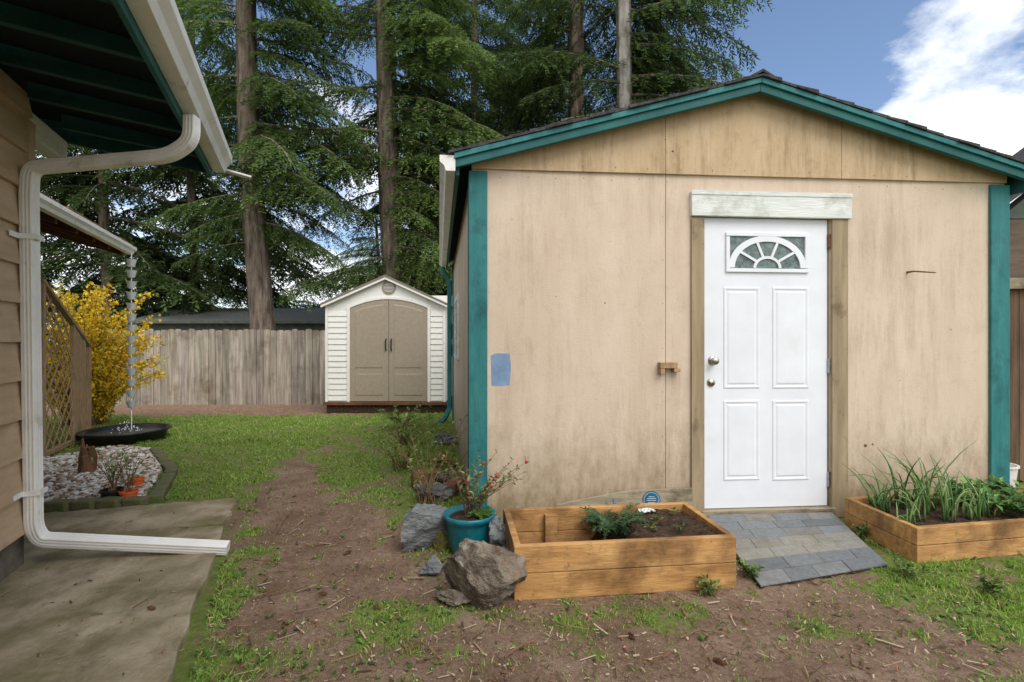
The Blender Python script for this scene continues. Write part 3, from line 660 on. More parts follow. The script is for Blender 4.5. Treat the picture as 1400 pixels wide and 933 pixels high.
for i in range(9):
    t0=.36-i*.42
    m=MB(); q=[(.775,zr(.775)-.075),(.03,zr(0.03)-.09),(.03,zr(.03)-.002),(.775,zr(.775)-.002)]
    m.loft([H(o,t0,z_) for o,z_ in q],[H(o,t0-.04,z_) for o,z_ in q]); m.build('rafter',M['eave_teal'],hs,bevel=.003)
m=MB(); m.box(.781,.805,-4.5,.545,2.42,2.60,H); m.build('fascia',M['teal_dark'],hs,bevel=.003)
m=MB(); q=[(.78,2.44),(-2.5,zr(-2.5)-.12),(-2.5,zr(-2.5)+.02),(.78,zr(.78)+.02)]
m.loft([H(o,.521,z_) for o,z_ in q],[H(o,.545,z_) for o,z_ in q]); m.build('barge_board',M['eave_teal'],hs,bevel=.003)
m=MB(); m.box(-.09,.0,-.0,.5,2.40,2.53,H); m.build('roof_beam',M['white_old'],hs,bevel=.004)
m=MB(); gq=gutter_poly(.12,.125)
m.loft([H(.807+x,.56,2.465+z_) for x,z_ in gq],[H(.807+x,-4.5,2.465+z_) for x,z_ in gq])
m.loft([H(.807+x,.564,2.465+z_) for x,z_ in gq[:6]],[H(.807+x,.56,2.465+z_) for x,z_ in gq[:6]])
m.bar(H(.84,.56,2.49),H(1.02,.72,2.50),.06,.012)
gt=m.build('gutter',M['gutter'],hs)
def smooth_path(pts,r,k=6):
    out=[Vector(pts[0])]
    for i in range(1,len(pts)-1):
        p=Vector(pts[i]);a=Vector(pts[i-1]);b_=Vector(pts[i+1]); da=(a-p);db=(b_-p); rr=min(r,da.length*.45,db.length*.45)
        A=p+da.normalized()*rr;B=p+db.normalized()*rr
        for j in range(k+1):
            u=j/k; out.append(A*(1-u)**2+p*2*u*(1-u)+B*u*u)
    out.append(Vector(pts[-1])); return out
top=P(262,180,2.69)
pa_=[top+Vector((0,0,.08)),top+Vector((0,0,-.05)),P(232,213,2.70),H(.06,-.14,2.17),H(.058,-.15,2.04),H(.058,-.10,.25),H(.08,-.08,.17),G(312,749,.045)]
pp=smooth_path(pa_,.09)
m=MB(); m.tube(pp,[.0305]*len(pp),prof=fl); dsp=m.build('downspout',M['gutter'],hs)
for z_,tt in ((1.80,-.145),(.44,-.105)):
    m=MB(); m.box(.024,.100,tt-.042,tt-.0385,z_-.014,z_+.014,H); m.box(.1005,.104,tt-.042,tt+.042,z_-.014,z_+.014,H); m.box(.024,.028,tt-.12,tt-.0425,z_-.014,z_+.014,H); m.build('strap',M['gutter'],dsp)
# porch roof farther back
m=MB(); pz=lambda o:2.43+.3*(-.68-o)
q=[(-.68,pz(-.68)),(-3.2,pz(-3.2)),(-3.2,pz(-3.2)+.05),(-.68,pz(-.68)+.05)]
m.loft([H(o,.7,z_) for o,z_ in q],[H(o,4.31,z_) for o,z_ in q]); pr=m.build('porch_roof',M['brownwood'],hs)
m=MB()
for k in range(14):
    o0=-.62-k*.19; q=[(o0,pz(o0)+.055),(o0,pz(o0)+.085),(o0-.21,pz(o0-.21)+.065),(o0-.21,pz(o0-.21)+.052)]
    for j in range(22):
        t0=.7+j*.165; jt=R(-.008,.012)
        m.loft([H(o+jt,t0,z_+jt*.4) for o,z_ in q],[H(o+jt,t0+.158,z_+jt*.4) for o,z_ in q])
m.build('shakes',M['shake'],pr)
for i in range(8):
    t0=.9+i*.47; m=MB(); q=[(-.7,pz(-.7)-.10),(-3.2,pz(-3.2)-.12),(-3.2,pz(-3.2)-.002),(-.7,pz(-.7)-.002)]
    m.loft([H(o,t0,z_) for o,z_ in q],[H(o,t0+.05,z_) for o,z_ in q]); m.build('porch_rafter',M['brownwood'],hs)
m=MB(); m.box(-1.7,-1.6,.7,4.2,2.42,2.58,H); m.build('porch_beam',M['brownwood'],hs)
m=MB(); gq=gutter_poly(.10,.09); m.loft([H(-.675+x,.7,2.37+z_) for x,z_ in gq],[H(-.675+x,4.33,2.37+z_) for x,z_ in gq])
m.loft([H(-.675+x,4.33,2.37+z_) for x,z_ in gq[:6]],[H(-.675+x,4.335,2.37+z_) for x,z_ in gq[:6]]); m.build('porch_gutter',M['gutter'],hs)
m=MB(); m.box(-3.4,-3.2,.0,4.3,0,3.1,H); m.build('porch_wall',M['siding'],hs)
m=MB(); m.box(-1.69,-1.61,3.9,3.98,0,2.42,H); m.build('porch_post',M['brownwood'],hs)
# rain chain
cb=Vector((-4.84,6.42,0)); rc=thing('rain_chain','white cup rain chain hanging from the far porch gutter over the black tub','rain chain',(cb.x,cb.y,.35))
m=MB(); m.tube([cb+Vector((0,0,2.38)),cb+Vector((0,0,.12))],.006,6); m.build('link',M['cup'],rc)
for i in range(14):
    z_=2.25-i*.138; m=MB(); m.lathe(cb+Vector((0,0,z_)),[(.030,-.055),(.036,-.05),(.056,.03),(.062,.036),(.056,.03),(.02,-.02)],16); m.build('cup',M['cup'],rc,smooth=True)
# tub
tc_=Vector((-4.86,6.36,0)); tb=thing('pond_tub','round black plastic pond tub full of water under the rain chain','tub',tuple(tc_))
m=MB(); m.lathe(tc_,[(.40,0),(.44,.11),(.475,.125),(.48,.14),(.46,.145),(.42,.13),(.40,.05),(.01,.04)],40); m.build('rim',M['black'],tb,smooth=True)
m=MB(); m.lathe(tc_,[(.405,.09),(.40,.1),(.01,.1)],40); m.build('water',M['water'],tb)
m=MB()
for i in range(50):
    a=R(0,6.28); r=R(.02,.16); p=tc_+Vector((math.cos(a)*r,math.sin(a)*r,.105+R(0,.16)*(1-r/.18)+.01)); rr=R(.004,.009); m.lathe(p,[(rr*.3,-rr),(rr,0),(rr*.3,rr)],6)
sp_o=m.build('splash',M['cup'],tb); sp_o['kind']='stuff'
# ------------------------------------------------------------------ lattice screen
la=Vector((-4.93,5.3,0)); lb=Vector((-5.45,6.5,0)); ld=(lb-la); LL=ld.length; ld.normalize(); ln=Vector((ld.y,-ld.x,0))
def LT(a,b_,z_): return la+ld*a+ln*b_+Vector((0,0,z_))
sc=thing('lattice_screen','wooden screen with diagonal lattice and sloping top beside the gravel bed','screen',tuple(la))
tz=lambda a: 1.86-.70*a/LL
LM=.80
m=MB(); 
for sgn in (-1,1):
    c=-2.2
    while c<3:
        ins=[(a_,c+sgn*a_*1.1) for a_ in np.linspace(.03,LM,60) if .06<c+sgn*a_*1.1<tz(a_)-.05]
        if len(ins)>2:
            A,B=ins[0],ins[-1]; off=.004*sgn
            m.bar(LT(A[0],off,A[1]),LT(B[0],off,B[1]),.006,.026)
        c+=.185
m.build('lattice',M['lattice'],sc)
for a0 in (0,LM):
    m=MB(); m.box(a0-.03,a0+.03,-.02,.02,0,tz(a0)+.01,LT); m.build('post',M['lattice'],sc,bevel=.003)
m=MB(); m.box(LL-.07,LL,-.03,.03,0,tz(LL),LT); m.build('post',M['lattice'],sc,bevel=.003)
m=MB(); m.bar(LT(-.04,0,tz(0)+.03),LT(LL,0,tz(LL)+.03),.06,.04); m.build('top_rail',M['lattice'],sc,bevel=.003)
m=MB(); m.bar(LT(.035,0,.05),LT(LM-.035,0,.05),.04,.05); m.build('bottom_rail',M['lattice'],sc,bevel=.003)
m=MB(); a0=LM+.037
while a0+.11<LL-.07:
    q=[(a0,.03),(a0+.108,.03),(a0+.108,tz(a0+.108)),(a0,tz(a0))]
    m.loft([LT(a_,-.012,z_) for a_,z_ in q],[LT(a_,.012,z_) for a_,z_ in q]); a0+=.112
m.build('board_panel',M['lattice'],sc)
# ------------------------------------------------------------------ far fence
fn=thing('board_fence','weathered grey vertical board fence across the back of the lawn','fence',(-5,11,-.14))
m=MB(); x=-9.6
while x<4.5:
    w_=R(.135,.15); t=R(.7,1.15); m.col=(t,t*R(.96,1.01),t*R(.92,1.02)); top_=1.5+R(-.02,.02); b0=R(-.005,.005)
    q=[(x,-.16),(x+w_,-.16),(x+w_,top_-.03),(x+w_-.03,top_),(x+.03,top_),(x,top_-.03)]
    m.loft([Vector((a_,11+b0,z_)) for a_,z_ in q],[Vector((a_,11.02+b0,z_)) for a_,z_ in q]); x+=w_+R(.004,.012)
m.build('board_panel',M['fence'],fn)
for z_ in (.12,1.15):
    m=MB(); m.box(-9.6,4.5,11.03,11.07,z_,z_+.09); m.build('rail',M['fence'],fn)
for i in range(7):
    m=MB(); x=-9.2+i*2.25; m.box(x,x+.09,11.075,11.165,-.3,1.48); m.build('post',M['fence'],fn)
# ------------------------------------------------------------------ resin shed
Yr=9.4; pxm=F/Yr
def RX(px): return (px-700)/pxm
def RZ(py): return CH+(466-py)/pxm
rs=thing('resin_shed','small white resin shed with tan arched double doors in front of the back fence','shed',(RX(527),Yr,.0))
x0,x1=RX(445),RX(609); xc=RX(528); ze=RZ(417); zp=RZ(382); zb_=RZ(549); D0=1.4
m=MB()
dx0,dx1=RX(478.5),RX(584.5); dtop=RZ(409); dsh=RZ(421)
def arcz(x): u=(x-dx0)/(dx1-dx0)*2-1; return dsh+(dtop-dsh)*(1-u*u)
N=24
def rz(x): return zp-(zp-ze)*abs(x-xc)/((x1-x0)/2)
for i in range(N):
    a=dx0+(dx1-dx0)*i/N;b_=dx0+(dx1-dx0)*(i+1)/N
    q=[(a,arcz(a)),(b_,arcz(b_)),(b_,rz(b_)),(a,rz(a))]
    m.loft([Vector((p,Yr,z_)) for p,z_ in q],[Vector((p,Yr+.04,z_)) for p,z_ in q])
for a,b_ in ((x0,dx0),(dx1,x1)):
    q=[(a,zb_),(b_,zb_),(b_,rz(b_)),(a,rz(a))]
    m.loft([Vector((p,Yr+.012,z_)) for p,z_ in q],[Vector((p,Yr+.05,z_)) for p,z_ in q])
    z_=zb_+.02
    while z_+.1<ze-.02:
        q=[(-.006,z_),(.012,z_),(.012,z_+.088),(.004,z_+.088)]
        e0=a+.05 if a==x0 else a+.06; e1=b_-.06 if a==x0 else b_-.05
        m.loft([Vector((e0,Yr+p,zz)) for p,zz in q],[Vector((e1,Yr+p,zz)) for p,zz in q]); z_+=.105
for a,b_ in ((x0,x0+.045),(x1-.045,x1),(dx0-.05,dx0-.002),(dx1+.002,dx1+.05)): m.box(a,b_,Yr-.014,Yr+.011,zb_,ze-.02)
for a,b_ in ((x0,x0+.04),(x1-.04,x1)): m.box(a,b_,Yr+.051,Yr+D0,zb_,ze)
m.box(x0+.041,x1-.041,Yr+D0-.04,Yr+D0,zb_,ze+.3)
m.build('wall',M['resin_white'],rs)
m=MB()
for i in range(N):
    a=dx0+(dx1-dx0)*i/N;b_=dx0+(dx1-dx0)*(i+1)/N
    q=[(a,arcz(a)+.002),(b_,arcz(b_)+.002),(b_,arcz(b_)+.05),(a,arcz(a)+.05)]
    m.loft([Vector((p,Yr-.016,z_)) for p,z_ in q],[Vector((p,Yr-.001,z_)) for p,z_ in q])
m.build('arch_trim',M['resin_white'],rs)
for a,b_,hx in ((dx0,RX(531.2),RX(528)),(RX(531.8),dx1,RX(535.5))):
    m=MB(); n_=12; q=[(a,zb_+.01),(b_,zb_+.01)]+[(b_+(a-b_)*i/n_,arcz(b_+(a-b_)*i/n_)-.004) for i in range(n_+1)]
    m.loft([Vector((p,Yr-.004,z_)) for p,z_ in q],[Vector((p,Yr+.03,z_)) for p,z_ in q]); dr=m.build('door',M['resin_tan'],rs)
    for z0_,z1f in ((zb_+.12,None),(zb_+.62,1)):
        m=MB(); top_=(lambda x:zb_+.52) if z1f is None else (lambda x:arcz(x)-.09)
        aa,bb=a+.09,b_-.09
        q=[(aa,z0_),(bb,z0_)]+[(bb+(aa-bb)*i/n_,top_(bb+(aa-bb)*i/n_)) for i in range(n_+1)]
        cxx=sum(p for p,_ in q)/len(q); czz=(z0_+top_((aa+bb)/2))/2
        q2=[(cxx+(p-cxx)*.93,czz+(z_-czz)*.96) for p,z_ in q]
        m.loft([Vector((p,Yr-.004,z_)) for p,z_ in q],[Vector((p,Yr-.012,z_)) for p,z_ in q2])
        m.build('door_panel',M['resin_tan'],dr)
    m=MB(); m.tube([Vector((hx,Yr-.01,RZ(463))),Vector((hx,Yr-.05,RZ(466))),Vector((hx,Yr-.05,RZ(476))),Vector((hx,Yr-.01,RZ(479)))],.012,8); m.build('handle',M['black'],dr)
m=MB(); m.lathe(Vector((xc+.05,Yr-.001,RZ(393))),[(.13,0),(.13,.012),(.10,.016),(.10,.006),(.01,.006)],28,Ty)
vt=m.build('vent',M['resin_tan'],rs)
for k in range(-3,4):
    m=MB(); zz=RZ(393)+k*.026; hw=math.sqrt(max(.095**2-(k*.026)**2,0)); m.box(xc+.05-hw,xc+.05+hw,Yr-.02,Yr-.008,zz-.004,zz+.004); m.build('vent_slat',M['resin_white'],vt)
xe=[RX(440),RX(613)]; zpk=RZ(376); m=MB()
for sgn,e_ in ((-1,xe[0]),(1,xe[1])):
    q=[(xc,zpk),(e_,RZ(415)),(e_,RZ(415)-.03),(xc,zpk-.04)]
    m.loft([Vector((p,Yr-.1,z_)) for p,z_ in q],[Vector((p,Yr+D0+.08,z_)) for p,z_ in q])
m.build('roof',M['resin_roof'],rs)
for sgn,e_ in ((-1,xe[0]),(1,xe[1])):
    m=MB(); q=[(xc+sgn*.001,zpk-.041),(e_-sgn*.01,RZ(415)-.032),(e_-sgn*.01,RZ(415)-.075),(xc+sgn*.001,zpk-.085)]
    m.loft([Vector((p,Yr-.09,z_)) for p,z_ in q],[Vector((p,Yr-.02,z_)) for p,z_ in q]); m.build('roof_trim',M['resin_white'],rs)
m=MB(); m.box(x0-.03,x1+.03,Yr-.05,Yr+D0,zb_-.06,zb_-.002); m.build('sill',M['brownwood'],rs,bevel=.006)
m=MB(); m.box(x0+.02,x1-.02,Yr,Yr+D0,-.2,zb_-.061); m.build('base',M['soil'],rs)

# ------------------------------------------------------------------ gravel bed, edging, pots, stump
def inpoly(x,y,poly):
    c=False;n_=len(poly)
    for i in range(n_):
        x0_,y0_=poly[i];x1_,y1_=poly[(i+1)%n_]
        if (y0_>y)!=(y1_>y) and x<(x1_-x0_)*(y-y0_)/(y1_-y0_)+x0_: c=not c
    return c
GB=[(-3.55,3.72),(-2.82,3.80),(-3.30,4.75),(-4.05,5.7),(-4.6,5.9),(-4.95,5.2),(-4.3,4.1)]
bm=bmesh.new(); bmesh.ops.create_icosphere(bm,subdivisions=1,radius=1); IV=np.array([tuple(v.co) for v in bm.verts]); IF=np.array([[v.index for v in f.verts] for f in bm.faces]); bm.free()
Vs=[];Fs=[];Cs=[]; cnt=0
while cnt<5600:
    x=R(-5,-2.7);y=R(3.6,6)
    if not inpoly(x,y,GB): continue
    r=R(.009,.026); sc_=np.array([r*R(.8,1.5),r*R(.7,1.2),r*R(.5,.8)]); a=R(0,6.28)
    v=IV*(1+(np.random.rand(len(IV),1)-.5)*.4)*sc_; rot=np.array([[math.cos(a),-math.sin(a),0],[math.sin(a),math.cos(a),0],[0,0,1]])
    v=v@rot.T+np.array([x,y,.02+R(-.008,.018)]); Vs.append(v);Fs.append(IF+len(IV)*cnt)
    c=random.choice([(196,190,180),(206,202,194),(168,154,138),(182,172,158),(140,120,100),(216,214,208),(120,96,76)]); Cs.append(np.tile(lc(c),(len(IV),1))); cnt+=1
o=fast('gravel',np.concatenate(Vs),np.concatenate(Fs),np.concatenate(Cs),M['gravel']); tag(o,'white gravel bed between the concrete path and the lattice screen','gravel',kind='stuff')
eds=[((-2.74,3.88),(-3.2,4.75),6),((-3.2,4.75),(-4.0,5.65),6)]
for (ax,ay),(bx_,by_),k in eds:
    for i in range(k):
        u=(i+.5)/k; x=ax+(bx_-ax)*u;y=ay+(by_-ay)*u; m=MB(); a=math.atan2(by_-ay,bx_-ax)+R(-.06,.06); c_,s_=math.cos(a),math.sin(a)
        T=lambda p,q_,zz,x=x,y=y,c_=c_,s_=s_: Vector((x+c_*p-s_*q_,y+s_*p+c_*q_,zz)); hw=math.hypot(bx_-ax,by_-ay)/k/2-.008
        m.box(-hw,hw,-.05,.05,-.02,.055+R(-.01,.01),T); tag(m.build('edging_brick',M['edging'],None,bevel=.01),'mossy brick in the row edging the gravel bed along the lawn','brick','edging bricks along the lawn')
for i in range(4):
    x=-3.42+i*.165; m=MB(); m.box(x,x+.155,3.68+.03*i,3.78+.03*i,-.02,.075+R(-.01,.01)); tag(m.build('edging_brick',M['edging'],None,bevel=.012),'mossy block in the short row at the near end of the gravel bed','brick','edging blocks at the concrete path')
def smallpot(label,px,py,r,h,mat):
    g_=G(px,py); m=MB(); m.lathe(g_,[(r*.72,0),(r*.95,h*.85),(r*1.06,h*.86),(r*1.06,h),(r*.95,h),(r*.88,h*.8),(.005,h*.8)],26); tag(m.build('small_pot',M[mat],None),label,'pot'); return g_
g1=smallpot('small orange pot at the end of the gravel bed, nearer the path',176,688,.06,.1,'terracotta')
g2=smallpot('small orange pot behind the other orange pot by the gravel',187,668,.055,.09,'terracotta')
g3=smallpot('black plastic nursery pot left of the orange pots',153,688,.075,.11,'black')
leafplant('potted_plant','thin green plant growing out of the black nursery pot','plant',(g3.x,g3.y,.1),14,.36,.17,.04,SG,leaves=9)
leafplant('potted_plant','thin leggy plant growing out of the nearer orange pot','plant',(g1.x,g1.y,.09),9,.32,.13,.035,SG,leaves=8)
sg_=G(119,650); m=MB()
for i in range(7):
    a=i*.9; p=sg_+Vector((math.cos(a)*.03,math.sin(a)*.03,0)); m.tube([p,p+Vector((R(-.02,.02),R(-.02,.02),.18)),p+Vector((R(-.06,.06),R(-.06,.06),R(.24,.40)))],[.04,.032,.006],7)
tag(m.build('driftwood_stump',M['stump'],None),'upright reddish brown driftwood stump in the white gravel','stump')

# ------------------------------------------------------------------ forsythia
fb=Vector((-6.45,7.6,-.03)); fo=thing('forsythia_bush','bright yellow flowering forsythia bush behind the lattice screen','bush',tuple(fb))
st=MB(); Vq=[];Cq=[]
for i in range(190):
    a=R(0,6.28); r=R(.1,1.15); h=R(.7,2.3)*(1-.12*r); d=Vector((math.cos(a),math.sin(a),0)); p0=fb+d*R(0,.3); p3=fb+d*r+Vector((0,0,h)); p1=fb+d*r*.35+Vector((0,0,h*.85))
    f=lambda u:p0*(1-u)**2+p1*2*u*(1-u)+p3*u*u
    st.tube([f(u) for u in (0,.3,.6,.85,1)],[.008,.006,.005,.003,.002],4)
    for k in range(120):
        q=f(R(.12,1))+Vector((R(-.05,.05),R(-.05,.05),R(-.05,.05))); dd=Vector((R(-1,1),R(-1,1),R(-1,1))).normalized(); l=R(.028,.058); w_=dd.cross(Vector((R(-1,1),R(-1,1),.3))).normalized()*l*.44
        c=random.choice([(244,206,44),(250,220,72),(230,186,34),(246,212,56),(236,196,46),(160,160,60)]); c=lc(c)
        Vq+=[q,q+dd*l*.5+w_,q+dd*l,q+dd*l*.5-w_]; Cq+=[c]*4
st.build('stem',M['twig'],fo); V_=np.array([tuple(v) for v in Vq]); fast('blossom',V_,np.arange(len(V_)).reshape(-1,4),np.array(Cq),M['leaf'],fo)

# ------------------------------------------------------------------ conifers
def proto(Lb,seed,qs=1.0):
    r=random.Random(seed); Q_=[]; nsec=int(Lb/.085)
    for i in range(nsec):
        t=.08+.92*(i+r.random())/nsec; pos=np.array([Lb*t,0,Lb*(.10*t-.30*t*t)]); sd=1 if i%2 else -1
        l2=(.14+.36*math.sin(math.pi*min(1,.25+t*.75)))*Lb*.46*r.uniform(.6,1.25)+.1
        an=math.radians(r.uniform(38,72)); d2=np.array([math.cos(an),sd*math.sin(an),r.uniform(-.7,-.05)])
        n3=max(3,int(l2/(.044*qs)))
        for j in range(n3):
            u=(j+.5)/n3; p=pos+d2*l2*u+np.array([0,0,-.5*l2*u*u])
            for s3 in (-1,1):
                a3=math.radians(s3*r.uniform(25,65)); d3=np.array([d2[0]*math.cos(a3)-d2[1]*math.sin(a3),d2[0]*math.sin(a3)+d2[1]*math.cos(a3),-.35+r.uniform(-.6,.4)])
                d3/=np.linalg.norm(d3); l3=(.18-.06*u)*qs*r.uniform(.6,1.3); w=np.cross(d3,[r.uniform(-.8,.8),r.uniform(-.8,.8),1]); w/=np.linalg.norm(w)+1e-9; w*=.021*qs
                Q_.append([p,p+d3*l3*.45+w,p+d3*l3,p+d3*l3*.45-w])
    return np.array(Q_)
PR=[proto(3.6,11),proto(3.6,12),proto(3.6,13),proto(3.6,14)]
PRB=[proto(3.6,21,1.45),proto(3.6,22,1.45),proto(3.6,23,1.45)]
def conifer(name,label,base,top,r0,r1,Ht,z0,maxL,nb,c1,c2,bark='bark',protos=PR,side=None,seed=0,group=None,low=1.0,clear=.85):
    r=random.Random(seed); base=Vector(base); top=Vector(top)
    t=thing(name,label,'tree',tuple(base),group)
    m=MB(); n_=30; pts=[];rad=[]
    for i in range(n_+1):
        u=i/n_; p=base.lerp(top,u)+Vector((.05*math.sin(u*9+seed),.05*math.cos(u*7+seed),0)); pts.append(p); rad.append((r0+(r1-r0)*u)*(1+.12*math.exp(-u*30)))
    pf=[((1+.06*math.sin(5*a_+seed)+.05*math.sin(9*a_+1))*math.cos(a_),(1+.06*math.sin(5*a_+seed)+.05*math.sin(9*a_+1))*math.sin(a_)) for a_ in [2*math.pi*k/28 for k in range(28)]]
    m.tube(pts,rad,prof=pf); m.build('trunk',M[bark],t,smooth=True)
    m=MB(); Vb=[];Cb=[]
    for i in range(nb):
        u=(i+r.random())/nb; z_=z0+(Ht-z0)*u; f=z_/Ht; p=base.lerp(top,f)
        az=r.uniform(0,2*math.pi)
        if side is not None and r.random()<.5: az=side+r.uniform(-.8,.8)
        aa=az if az<math.pi else az-2*math.pi
        if -2.4<aa<-.75 and r.random()<clear: az=r.choice([-.6,-2.6])+r.uniform(-.15,.15)
        Lb=maxL*(1-.72*max(0,(f-.3)/.7)**1.3)*r.uniform(.6,1.15)*(low+(1-low)*min(1,u*3))
        pitch=r.uniform(-.25,.12)-.10*(1-f)
        pr_=protos[r.randrange(len(protos))]*(Lb/3.6)
        yaw=np.array([[math.cos(az),-math.sin(az),0],[math.sin(az),math.cos(az),0],[0,0,1]]); pit=np.array([[math.cos(pitch),0,-math.sin(pitch)],[0,1,0],[math.sin(pitch),0,math.cos(pitch)]])
        X=pr_.reshape(-1,3)@pit.T@yaw.T+np.array(tuple(p)); Vb.append(X)
        k=r.uniform(.6,1.35); mixv=r.random(); cc=(np.array(c1)*(1-mixv)+np.array(c2)*mixv)*k
        nq=len(X)//4; br=rng.uniform(.6,1.4,nq); Cb.append(np.repeat(br[:,None]*cc[None,:],4,0))
        pp_=[]
        for tt in (0,.25,.5,.75,1):
            v=np.array([Lb*tt,0,Lb*(.10*tt-.30*tt*tt)])@pit.T@yaw.T; pp_.append(p+Vector(v))
        m.tube(pp_,[.035*Lb/3,.028*Lb/3,.02*Lb/3,.012*Lb/3,.004],5)
    m.build('branches',M['bark'],t)
    V_=np.concatenate(Vb); fast('crown',V_,np.arange(len(V_)).reshape(-1,4),np.concatenate(Cb),M['needle'],t)
    return t
ga=(.115,.18,.055); gb_=(.165,.25,.075); gd=(.078,.122,.046); gy=(.22,.32,.09)
conifer('fir_tree','tall fir with a thick brown trunk rising behind the board fence',(-6.86,14,-.3),(-7.75,14,17),.32,.21,17,4.2,4.3,118,ga,gb_,seed=1,low=.55,side=.15)
conifer('fir_tree','tall fir with its trunk rising right behind the small resin shed',(-3.3,15,-.3),(-4.2,15,18),.33,.22,18,3.2,4.6,145,ga,gy,side=-.15,seed=2,low=.6,clear=.93)
conifer('fir_tree','brown trunked fir behind the plywood shed, left of the pale trunk',(2.0,16,-.3),(2.0,16,19),.28,.20,19,5,3.8,135,gd,gb_,seed=3,side=3.1,clear=.93)
conifer('fir_tree','fir with a pale grey trunk rising behind the shed roof',(3.3,15,-.3),(3.3,15,19),.24,.20,19,6.0,4.5,130,gd,gb_,bark='bark_pale',seed=4,side=.2,clear=.97)
conifer('fir_tree','dark dense fir in the gap between the brown trunks',(-1.5,19,-.3),(-1.3,19,19),.16,.1,19,2,4.4,140,gd,ga,protos=PRB,seed=5)
conifer('fir_tree','dark fir left of the thick trunk, far behind the board fence',(-11.3,18,-.3),(-11.5,18,16),.16,.1,16,1.8,4.2,95,gd,ga,protos=PRB,seed=6)
conifer('fir_tree','dark drooping fir behind the yellow forsythia',(-13.2,16.5,-.3),(-13.4,16.5,15),.16,.1,15,1.5,4.4,90,gd,ga,protos=PRB,seed=7)
conifer('fir_tree','low dark fir behind the fence between the thick trunk and the resin shed',(-5.6,21,-.3),(-5.6,21,6.2),.12,.05,6.2,1.2,2.6,45,gd,ga,protos=PRB,seed=8)
Vb=[];Cb=[]
for i in range(230):
    x=R(-36,22); y=R(27,34); z_=R(0,4.6)+1.2*math.sin(x*.35); az=R(0,6.28); X=PRB[i%3].reshape(-1,3)
    yaw=np.array([[math.cos(az),-math.sin(az),0],[math.sin(az),math.cos(az),0],[0,0,1]])
    X=X@yaw.T*R(.8,1.2)+np.array([x,y,z_]); Vb.append(X); k=R(.5,1.1); Cb.append(np.tile(np.array(gd)*k+np.array((.006,.008,.008)),(len(X),1)))
V_=np.concatenate(Vb); o=fast('distant_wood',V_,np.arange(len(V_)).reshape(-1,4),np.concatenate(Cb),M['needle']); tag(o,'dark mass of distant evergreens beyond the back fence','trees',kind='stuff')
# neighbour house beyond the fence
nb=thing('neighbour_house','low dark neighbouring house with grey roof seen over the board fence','house',(-8,16,-.2))
m=MB(); m.box(-11.2,-5.0,15.6,19,-.3,1.80); m.build('wall',M['neigh_green'],nb)
m=MB(); 
q=[(15.2,1.80),(15.2,1.86),(17.3,2.38),(19.4,1.86),(19.4,1.80),(17.3,2.3)]
m.loft([Vector((-11.6,y,z_)) for y,z_ in q],[Vector((-4.6,y,z_)) for y,z_ in q]); m.build('roof',M['greyroof'],nb)
m=MB(); m.box(-11.6,-4.6,15.17,15.198,1.78,1.86); m.build('fascia',M['neigh_green'],nb)
# building and fence right of shed
rb=thing('neighbour_building','dark brown neighbouring building behind the right corner of the plywood shed','building',(5.2,5,0))
m=MB(); m.box(4.62,8,4.771,9,0,2.4); m.build('wall',M['neigh'],rb)
m=MB(); q=[(4.35,2.42),(4.35,2.50),(6.4,4.0),(8.5,2.5),(8.5,2.42),(6.4,3.9)]
m.loft([Vector((x,4.5,z2)) for x,z2 in q],[Vector((x,5.4,z2)) for x,z2 in q]); m.build('roof',M['shingle'],rb)
m=MB(); m.box(4.5,8.2,5.41,9.1,2.41,2.5); m.build('flat_roof',M['shingle'],rb)
m=MB(); q=[(4.62,2.41),(6.4,3.85),(8,2.41)]; m.loft([Vector((x,4.78,z2)) for x,z2 in q],[Vector((x,4.9,z2)) for x,z2 in q]); m.build('gable_panel',M['neigh_green'],rb)
bf=thing('brown_fence','brown board fence with pale cap board right of the plywood shed','fence',(4.4,4.45,0))
m=MB(); x=4.05
while x<7:
    t=R(.8,1.12); m.col=(t,t,t); w_=R(.13,.145); m.box(x,x+w_,4.45,4.47,.02,1.70); x+=w_+.006
m.build('board_panel',M['fence_brown'],bf)
m=MB(); m.box(4.03,7,4.40,4.52,1.705,1.80); m.build('cap_board',M['greyplank'],bf,bevel=.004)
for z_ in (.3,1.35):
    m=MB(); m.box(4.05,7,4.475,4.51,z_,z_+.08); m.build('rail',M['fence_brown'],bf)

# ------------------------------------------------------------------ grass blades, litter
def masks(x,y,pad=.01):
    insh=(x>O.x+vx*(y-O.y)-.05)&(y>O.y+uy*(x-O.x)-.02)
    slabm=(x< -2.13+ (3.94-y)*.455)&(y<3.97)&(y>.3)
    gbx=(x< -2.8-(y-3.8)*.62)&(y>3.7)&(y<5.85)&(x>-5)
    a=(x-pa.x)*du.x+(y-pa.y)*du.y; b=(x-pa.x)*dv.x+(y-pa.y)*dv.y
    pln=(a>-pad)&(a<PW+pad)&(b>-pad)&(b<PD)
    pl2=(x>qa.x-.03)&(y>qa.y+(x-qa.x)*.17-.01)
    rmp=(x>1.25)&(x<2.2)&(y>2.56+.25*(x-1.25))
    return insh|slabm|gbx|pln|pl2|rmp|((x<-3.4)&(y<3.9))
N=400000
u=rng.random(N); y=1.35+ (10.3-1.35)*u**1.9; x=rng.uniform(-1.02,1.02,N)*y*1.02-.05
d=dens(x,y)
cl_=fbm(x+3,y+8,14)
keep=(rng.random(N)<d*(.3+1.3*sst(.36,.58,cl_)))&~masks(x,y)
x=x[keep];y=y[keep]; n=len(x); dd=d[keep]
far=np.clip((y-2)/8,0,1)
